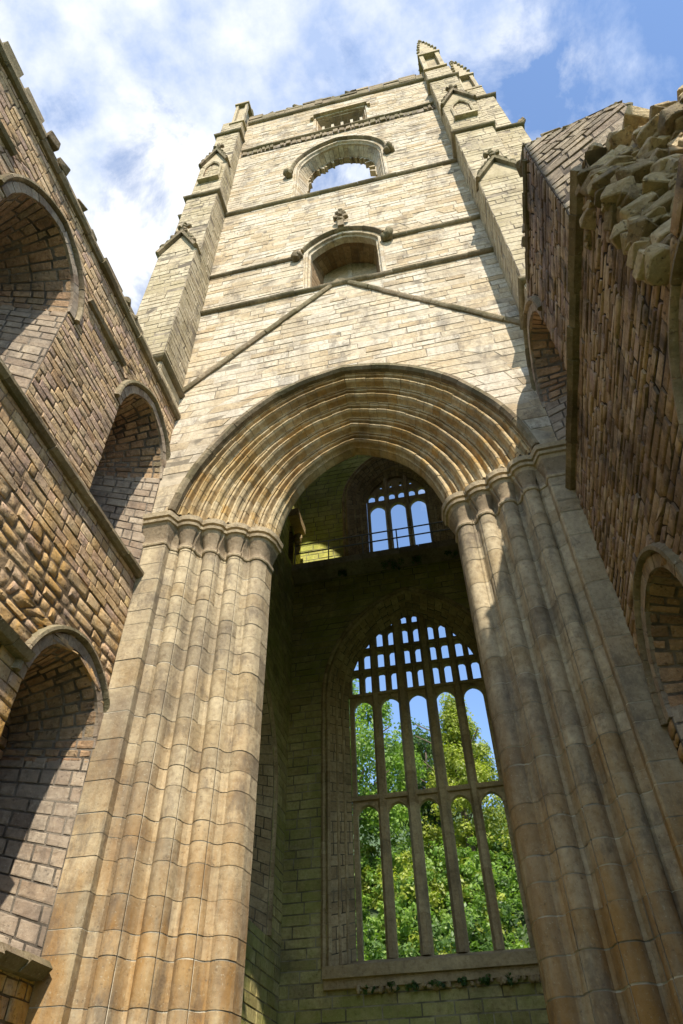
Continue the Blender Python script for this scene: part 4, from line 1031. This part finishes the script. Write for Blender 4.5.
# string stubs between the hoods
m = MB()
for k in range(3):
    sweep2(m, sM, straight(WY(.885 - .455 * k - .315), WZ(1.345), WY(.885 - .455 * k - .15), WZ(1.345), 3), [(-.07, -.02), (-.07, .1), (.0, .15), (.08, .02), (.08, -.02)], seg=.7, jit=.01, seed=490 + k)
    sweep2(m, sM, straight(WY(.885 - .455 * k - .315), WZ(.585), WY(.885 - .455 * k - .13), WZ(.585), 3), [(-.12, -.02), (-.12, .2), (.0, .28), (.12, .05), (.12, -.02)], seg=.5, jit=.02, seed=495 + k)
m.build('string_course', M['trim'], ww_, smooth=40)
m = MB(); sweep2(m, sM, straight(Y0W, WZ(.228), Y1W - .1, WZ(.228), 20), [(-.14, -.02), (-.14, .16), (0, .3), (.1, .22), (.16, -.02)], seg=.6, jit=.03, seed=499)
m.build('string_course', M['trim'], ww_, smooth=40)

# ------------------------------------------------------------------ east transept wall
ew = empty('ruined_wall', W(.35, .4, -.1455), 'dark broken wall with rubble core exposed on top, right of the tower', 'wall')
EX = WX(.272); eM = mapX(EX, -1)
ec = Op(WY(.885), S * .113, WZ(.985), WZ(1.245), WZ(1.385)); 
el = [Op(WY(.835 - .455 * k), S * .132, WZ(.2), WZ(.47), WZ(.605)) for k in range(3)]
m = MB()
masonry(m, eM, WZ(-.1455), WZ(.665), WY(-.6), WY(1.0), el, ch=(.14, .24), bl=(.3, .8), rel=(0, .035), tilt=.012, gap=.022, jit=.015, pillow=.02, seed=501)
edge = lambda v: WY(.385) + .35 * noise.noise(Vector((v * .9, 3, 1)))
masonry(m, eM, WZ(.665), WZ(.985), edge, WY(1.0), [], ch=(.12, .2), bl=(.3, .8), rel=(0, .035), tilt=.012, gap=.022, jit=.015, pillow=.02, seed=502)
edge2 = lambda v: WY(.487) + .12 * noise.noise(Vector((v * 1.2, 5, 1)))
masonry(m, eM, WZ(.985), WZ(1.405), edge2, WY(1.0), [ec], ch=(.15, .25), bl=(.25, .6), rel=(0, .03), tilt=.01, gap=.02, jit=.012, pillow=.015, seed=503)
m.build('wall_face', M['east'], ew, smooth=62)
m = MB()
for a, b_, y0 in ((-.1455, .665, -.6), (.665, .985, .37), (.985, 1.27, .42)):
    backing(m, mapX(WX(.42), 1), WZ(a), WZ(b_), WY(y0), WY(1.0), mort=0)
m.face([W(.272, -.6, .664), W(.42, -.6, .664), W(.42, .45, .664), W(.272, .45, .664)], .4)
m.face([W(.272, .49, 1.40), W(.41, .41, 1.27), W(.42, 1.0, 1.30), W(.272, 1.0, 1.40)], .4)
m.face([W(.272, .37, .983), W(.42, .37, .983), W(.42, .6, .983), W(.272, .6, .983)], .4)
m.build('outer_face', M['plain'], ew)
for z_, y0, y1, sd, kk in ((.985, .39, 1.0, 510, 1.0), (1.36, .50, .74, 512, .6)):
    m = MB(); sweep2(m, eM, straight(WY(y0), WZ(z_), WY(y1), WZ(z_), 12), [(-.1 * kk, -.02), (-.1 * kk, .12 * kk), (0, .2 * kk), (.1 * kk, .1 * kk), (.12 * kk, -.02)], seg=.7, jit=.02, seed=sd)
    m.build('string_course', M['trim'], ew, smooth=40)
# the surviving splay of the lost window, seen as the broken end of the upper wall
P0 = Vector((WX(.272), WY(.487), 0)); dj = Vector((1310, -725, 0)).normalized(); nj = Vector((-dj.y, dj.x, 0)); nj = nj if nj.y < 0 else -nj
jM = lambda u, v, d: tuple(P0 + dj * u + nj * d + Vector((0, 0, v)))
m = MB(); top = lambda v: max(0.05, min(1.72, 1.72 * (WZ(1.392) - v) / (S * .127)))
masonry(m, jM, WZ(.985), WZ(1.395), 0.0, top, [], ch=(.17, .25), bl=(.28, .6), rel=(.0, .03), tilt=.01, gap=.024, jit=.012, pillow=.0, seed=520)
m.build('window_splay', M['end'], ew)
m = MB(); rr = random.Random(44)
for i in range(70):
    t_ = rr.random(); z_ = 1.388 - .125 * t_
    c = Vector(jM(t_ * 1.72, WZ(z_) + .02, -.15)); 
    chunk(m, c, rr.uniform(.08, .16), 800 + i, squash=(1.3, 1.1, .7), tone=rr.random())
for i in range(40):
    chunk(m, W(.272 + rr.uniform(.01, .1), rr.uniform(.49, .98), 1.405 + rr.uniform(0, .012)), rr.uniform(.12, .24), 880 + i, squash=(1.3, 1.1, .7), tone=rr.random())
m.build('coping', M['trim'], ew)
o = recess(ec, eM, S * .14, ew, 530, .45, 0, 0, 'recess')
for i, op in enumerate(el): recess(op, eM, S * .12, ew, 550 + i * 10, .6, 0, 0, 'recess')
# rubble core: broken section rising outwards
m = MB(); rr = random.Random(77)
def core(t, z):                            # t 0 at the facing edge .. 1 outwards; the break runs outwards and towards the camera
    x_ = .272 + .16 * t; y_ = .380 - .075 * t - .03 * math.sin(z * 25 + t * 5) * .3
    return x_, y_
rows = [[W(*core(t / 8, z), z) for t in range(9)] for z in [.655 + .0285 * i for i in range(11)]]
m.grid(rows, .1, .9)
m.grid([[W(core(t / 8, .94)[0], core(t / 8, .94)[1] + dy, .94 - dy * .1) for t in range(9)] for dy in (0, .1, .2)], .1, .9)
k = 0
for zi in range(20):
    z = .656 + zi * .0138
    for ti in range(19):
        t = (ti - 1.5 + rr.uniform(-.4, .4)) / 17; x_, y_ = core(t, z)
        if rr.random() < .12: continue
        r_ = rr.choice([.08, .10, .13, .16, .22]); 
        chunk(m, W(x_, y_ - rr.uniform(-.004, .014), z + rr.uniform(-.008, .008)), r_, 1000 + k, squash=(1.25, 1.1, .62), tone=rr.random()); k += 1
for i in range(70):
    x_ = rr.uniform(.276, .42); chunk(m, W(x_, .385 + rr.uniform(0, .11) - (x_ - .272) * .5, .985 + rr.uniform(-.006, .01)), rr.uniform(.1, .2), 1600 + i, squash=(1.3, 1.1, .55), tone=rr.random())
for i in range(90):
    t = rr.random(); x_, y_ = core(t, .935); chunk(m, W(x_, y_ + rr.uniform(0, .09), .932 + rr.uniform(-.01, .008)), rr.uniform(.1, .2), 1400 + i, squash=(1.3, 1.1, .65), tone=rr.random())
m2 = MB()
backing(m2, mapX(WX(.37), -1), WZ(.663), WZ(.72), WY(-.6), WY(.33), mort=0); backing(m2, mapX(WX(.42), 1), WZ(.663), WZ(.72), WY(-.6), WY(.36), mort=0)
m2.face([W(.37, -.6, .72), W(.42, -.6, .72), W(.42, .36, .72), W(.37, .33, .72)], .4)
# unseen stub added near the camera to cast shade on the right pier
for i, (xa, xb, zt) in enumerate([(.385, .43, 2.0), (.43, .475, 2.06)]):
    boxblocks(m2, xa, xb + .001, -.30, -.06 - .004 * i, -.1455 + .002 * i, zt, 'SEWN', seed=600 + i, ch=(.3, .4), bl=(.5, .9))
m2.build('outer_face', M['plain'], ew)  # also holds the added shade stub
tag(m.build('rubble_core', M['rubble'], ew), 'loose broken stones of the wall core')

# ------------------------------------------------------------------ trees beyond the north window
def leafcloud(mb, c, rad, n, size, rng, lump=1.0, flat=1.0, clumps=26, cone=False):
    cs = []
    for i in range(clumps):
        while True:
            p = Vector((rng.uniform(-1, 1), rng.uniform(-1, 1), rng.uniform(-1, 1)))
            if .25 < p.length < 1: break
        if cone: p = Vector((p.x * (1 - p.z) * .55, p.y * (1 - p.z) * .55, p.z))
        cs.append((Vector((p.x * rad[0], p.y * rad[1], p.z * rad[2])) + Vector(c), rng.uniform(.16, .34) * (rad[0] if not cone else rad[0] * .8) * lump, rng.uniform(0, 1)))
    for i in range(n):
        cc, r_, tn = cs[int(rng.random() * clumps)]
        d = Vector((rng.gauss(0, 1), rng.gauss(0, 1), rng.gauss(0, .8))).normalized() * r_ * rng.uniform(.55, 1.05)
        p = cc + d; nrm = (d.normalized() + Vector((rng.gauss(0, .6), rng.gauss(0, .6), rng.gauss(0.5, .6)))).normalized()
        u = nrm.orthogonal().normalized(); a_ = rng.uniform(0, 6.28); w_ = nrm.cross(u); u2 = u * math.cos(a_) + w_ * math.sin(a_); v2 = nrm.cross(u2)
        s_ = size * rng.uniform(.6, 1.4)
        mb.face([p - u2 * s_, p - v2 * s_ * .55, p + u2 * s_, p + v2 * s_ * .55], min(1, max(0, tn * .6 + rng.uniform(0, .4))))
def tree(name, x, y, h_, rad, mat, label, seed, n=9000, size=.15, cone=False, clumps=30):
    x *= 1.75; y = (y + 11) * 1.75 - 11; h_ *= 1.75; rad *= 1.75; size *= 1.4
    rng = random.Random(seed); z0 = hz(x, y) - .3
    o = empty(name, (x, y, z0), label, 'tree', 'trees on the hillside behind the tower')
    m = MB(); rows = []
    for i in range(9):
        t = i / 8; r_ = .5 * (1 - t) ** .8 + .05; rows.append([(x + .5 * math.sin(t * 3 + seed) + r_ * math.cos(a * .785), y + r_ * math.sin(a * .785), z0 + h_ * .9 * t) for a in range(9)])
    m.grid(rows, .5)
    for i in range(9):
        t = rng.uniform(.3, .8); a = rng.uniform(0, 6.28); p = Vector((x + .5 * math.sin(t * 3 + seed), y, z0 + h_ * .9 * t)); q = p + Vector((math.cos(a) * rad * .7, math.sin(a) * rad * .7, h_ * .14))
        tube(m, p, q, .07, 6)
    m.build('trunk', M['bark'], o, smooth=60)
    m = MB(); ch_ = h_ * (.40 if not cone else .46)
    leafcloud(m, (x, y, z0 + h_ - ch_), (rad, rad, ch_), n, size, rng, clumps=clumps, cone=cone)
    m.build('crown', mat, o)
    return o
tree('broadleaf_tree', -8.8, 29, 13.8, 4.9, M['leaf_a'], 'bright broadleaf tree filling the left lights of the window', 1, 34000, .14, clumps=80)
tree('broadleaf_tree', -3.6, 37, 10.6, 3.8, M['leaf_b'], 'dark leafy tree behind the middle lights of the window', 2, 22000, .15, clumps=70)
tree('conifer_tree', -1.3, 32, 12.6, 3.6, M['leaf_c'], 'pointed yellow-green conifer in the fourth light of the window', 3, 24000, .12, cone=True, clumps=110)
tree('broadleaf_tree', 4.8, 35, 8.0, 3.6, M['leaf_b'], 'loose leafy tree in the right-hand light of the window', 4, 16000, .14, clumps=60)
for mt, sd, nm, lb in (('leaf_a', 31, 190, 'bright green bushes covering the slope outside the window'), ('leaf_b', 32, 90, 'dark green bushes between the brighter ones on the slope'), ('leaf_c', 33, 80, 'yellowish bushes scattered over the slope outside the window')):
    m = MB(); rng = random.Random(sd)
    for i in range(nm):
        x_ = rng.uniform(-15, 7) * 1.75; y_ = (rng.uniform(21, 37) + 11) * 1.75 - 11; z_ = hz(x_, y_); r_ = rng.uniform(1.1, 3.1)
        leafcloud(m, (x_, y_, z_ + r_ * .9), (r_, r_, r_ * 1.2), 850, .19, rng, clumps=15, lump=1.0)
    tag(m.build('undergrowth', M[mt]), lb, 'bushes', kind='stuff')

m = MB(); rng = random.Random(91)
for x_, y_, z_, r_ in [(-.24, 2.085, 1.80, .35), (-.19, 2.09, 1.79, .3), (-.10, 2.085, 1.80, .25), (-.42, 2.09, 1.79, .2), (.02, 2.09, 1.80, .25)] + [(CX + .06 * i - .2, 2.10, .385, .16) for i in range(7)] + [(.30 + .012 * i, .40 + .01 * i, 1.0, .14) for i in range(5)]:
    leafcloud(m, W(x_, y_, z_), (r_ * 1.4, r_ * .6, r_ * .7), 160, .045, rng, clumps=5, lump=1.3)
tag(m.build('wall_plants', M['leaf_b']), 'small dark plants rooted in ledges and broken masonry', 'plants', kind='stuff')
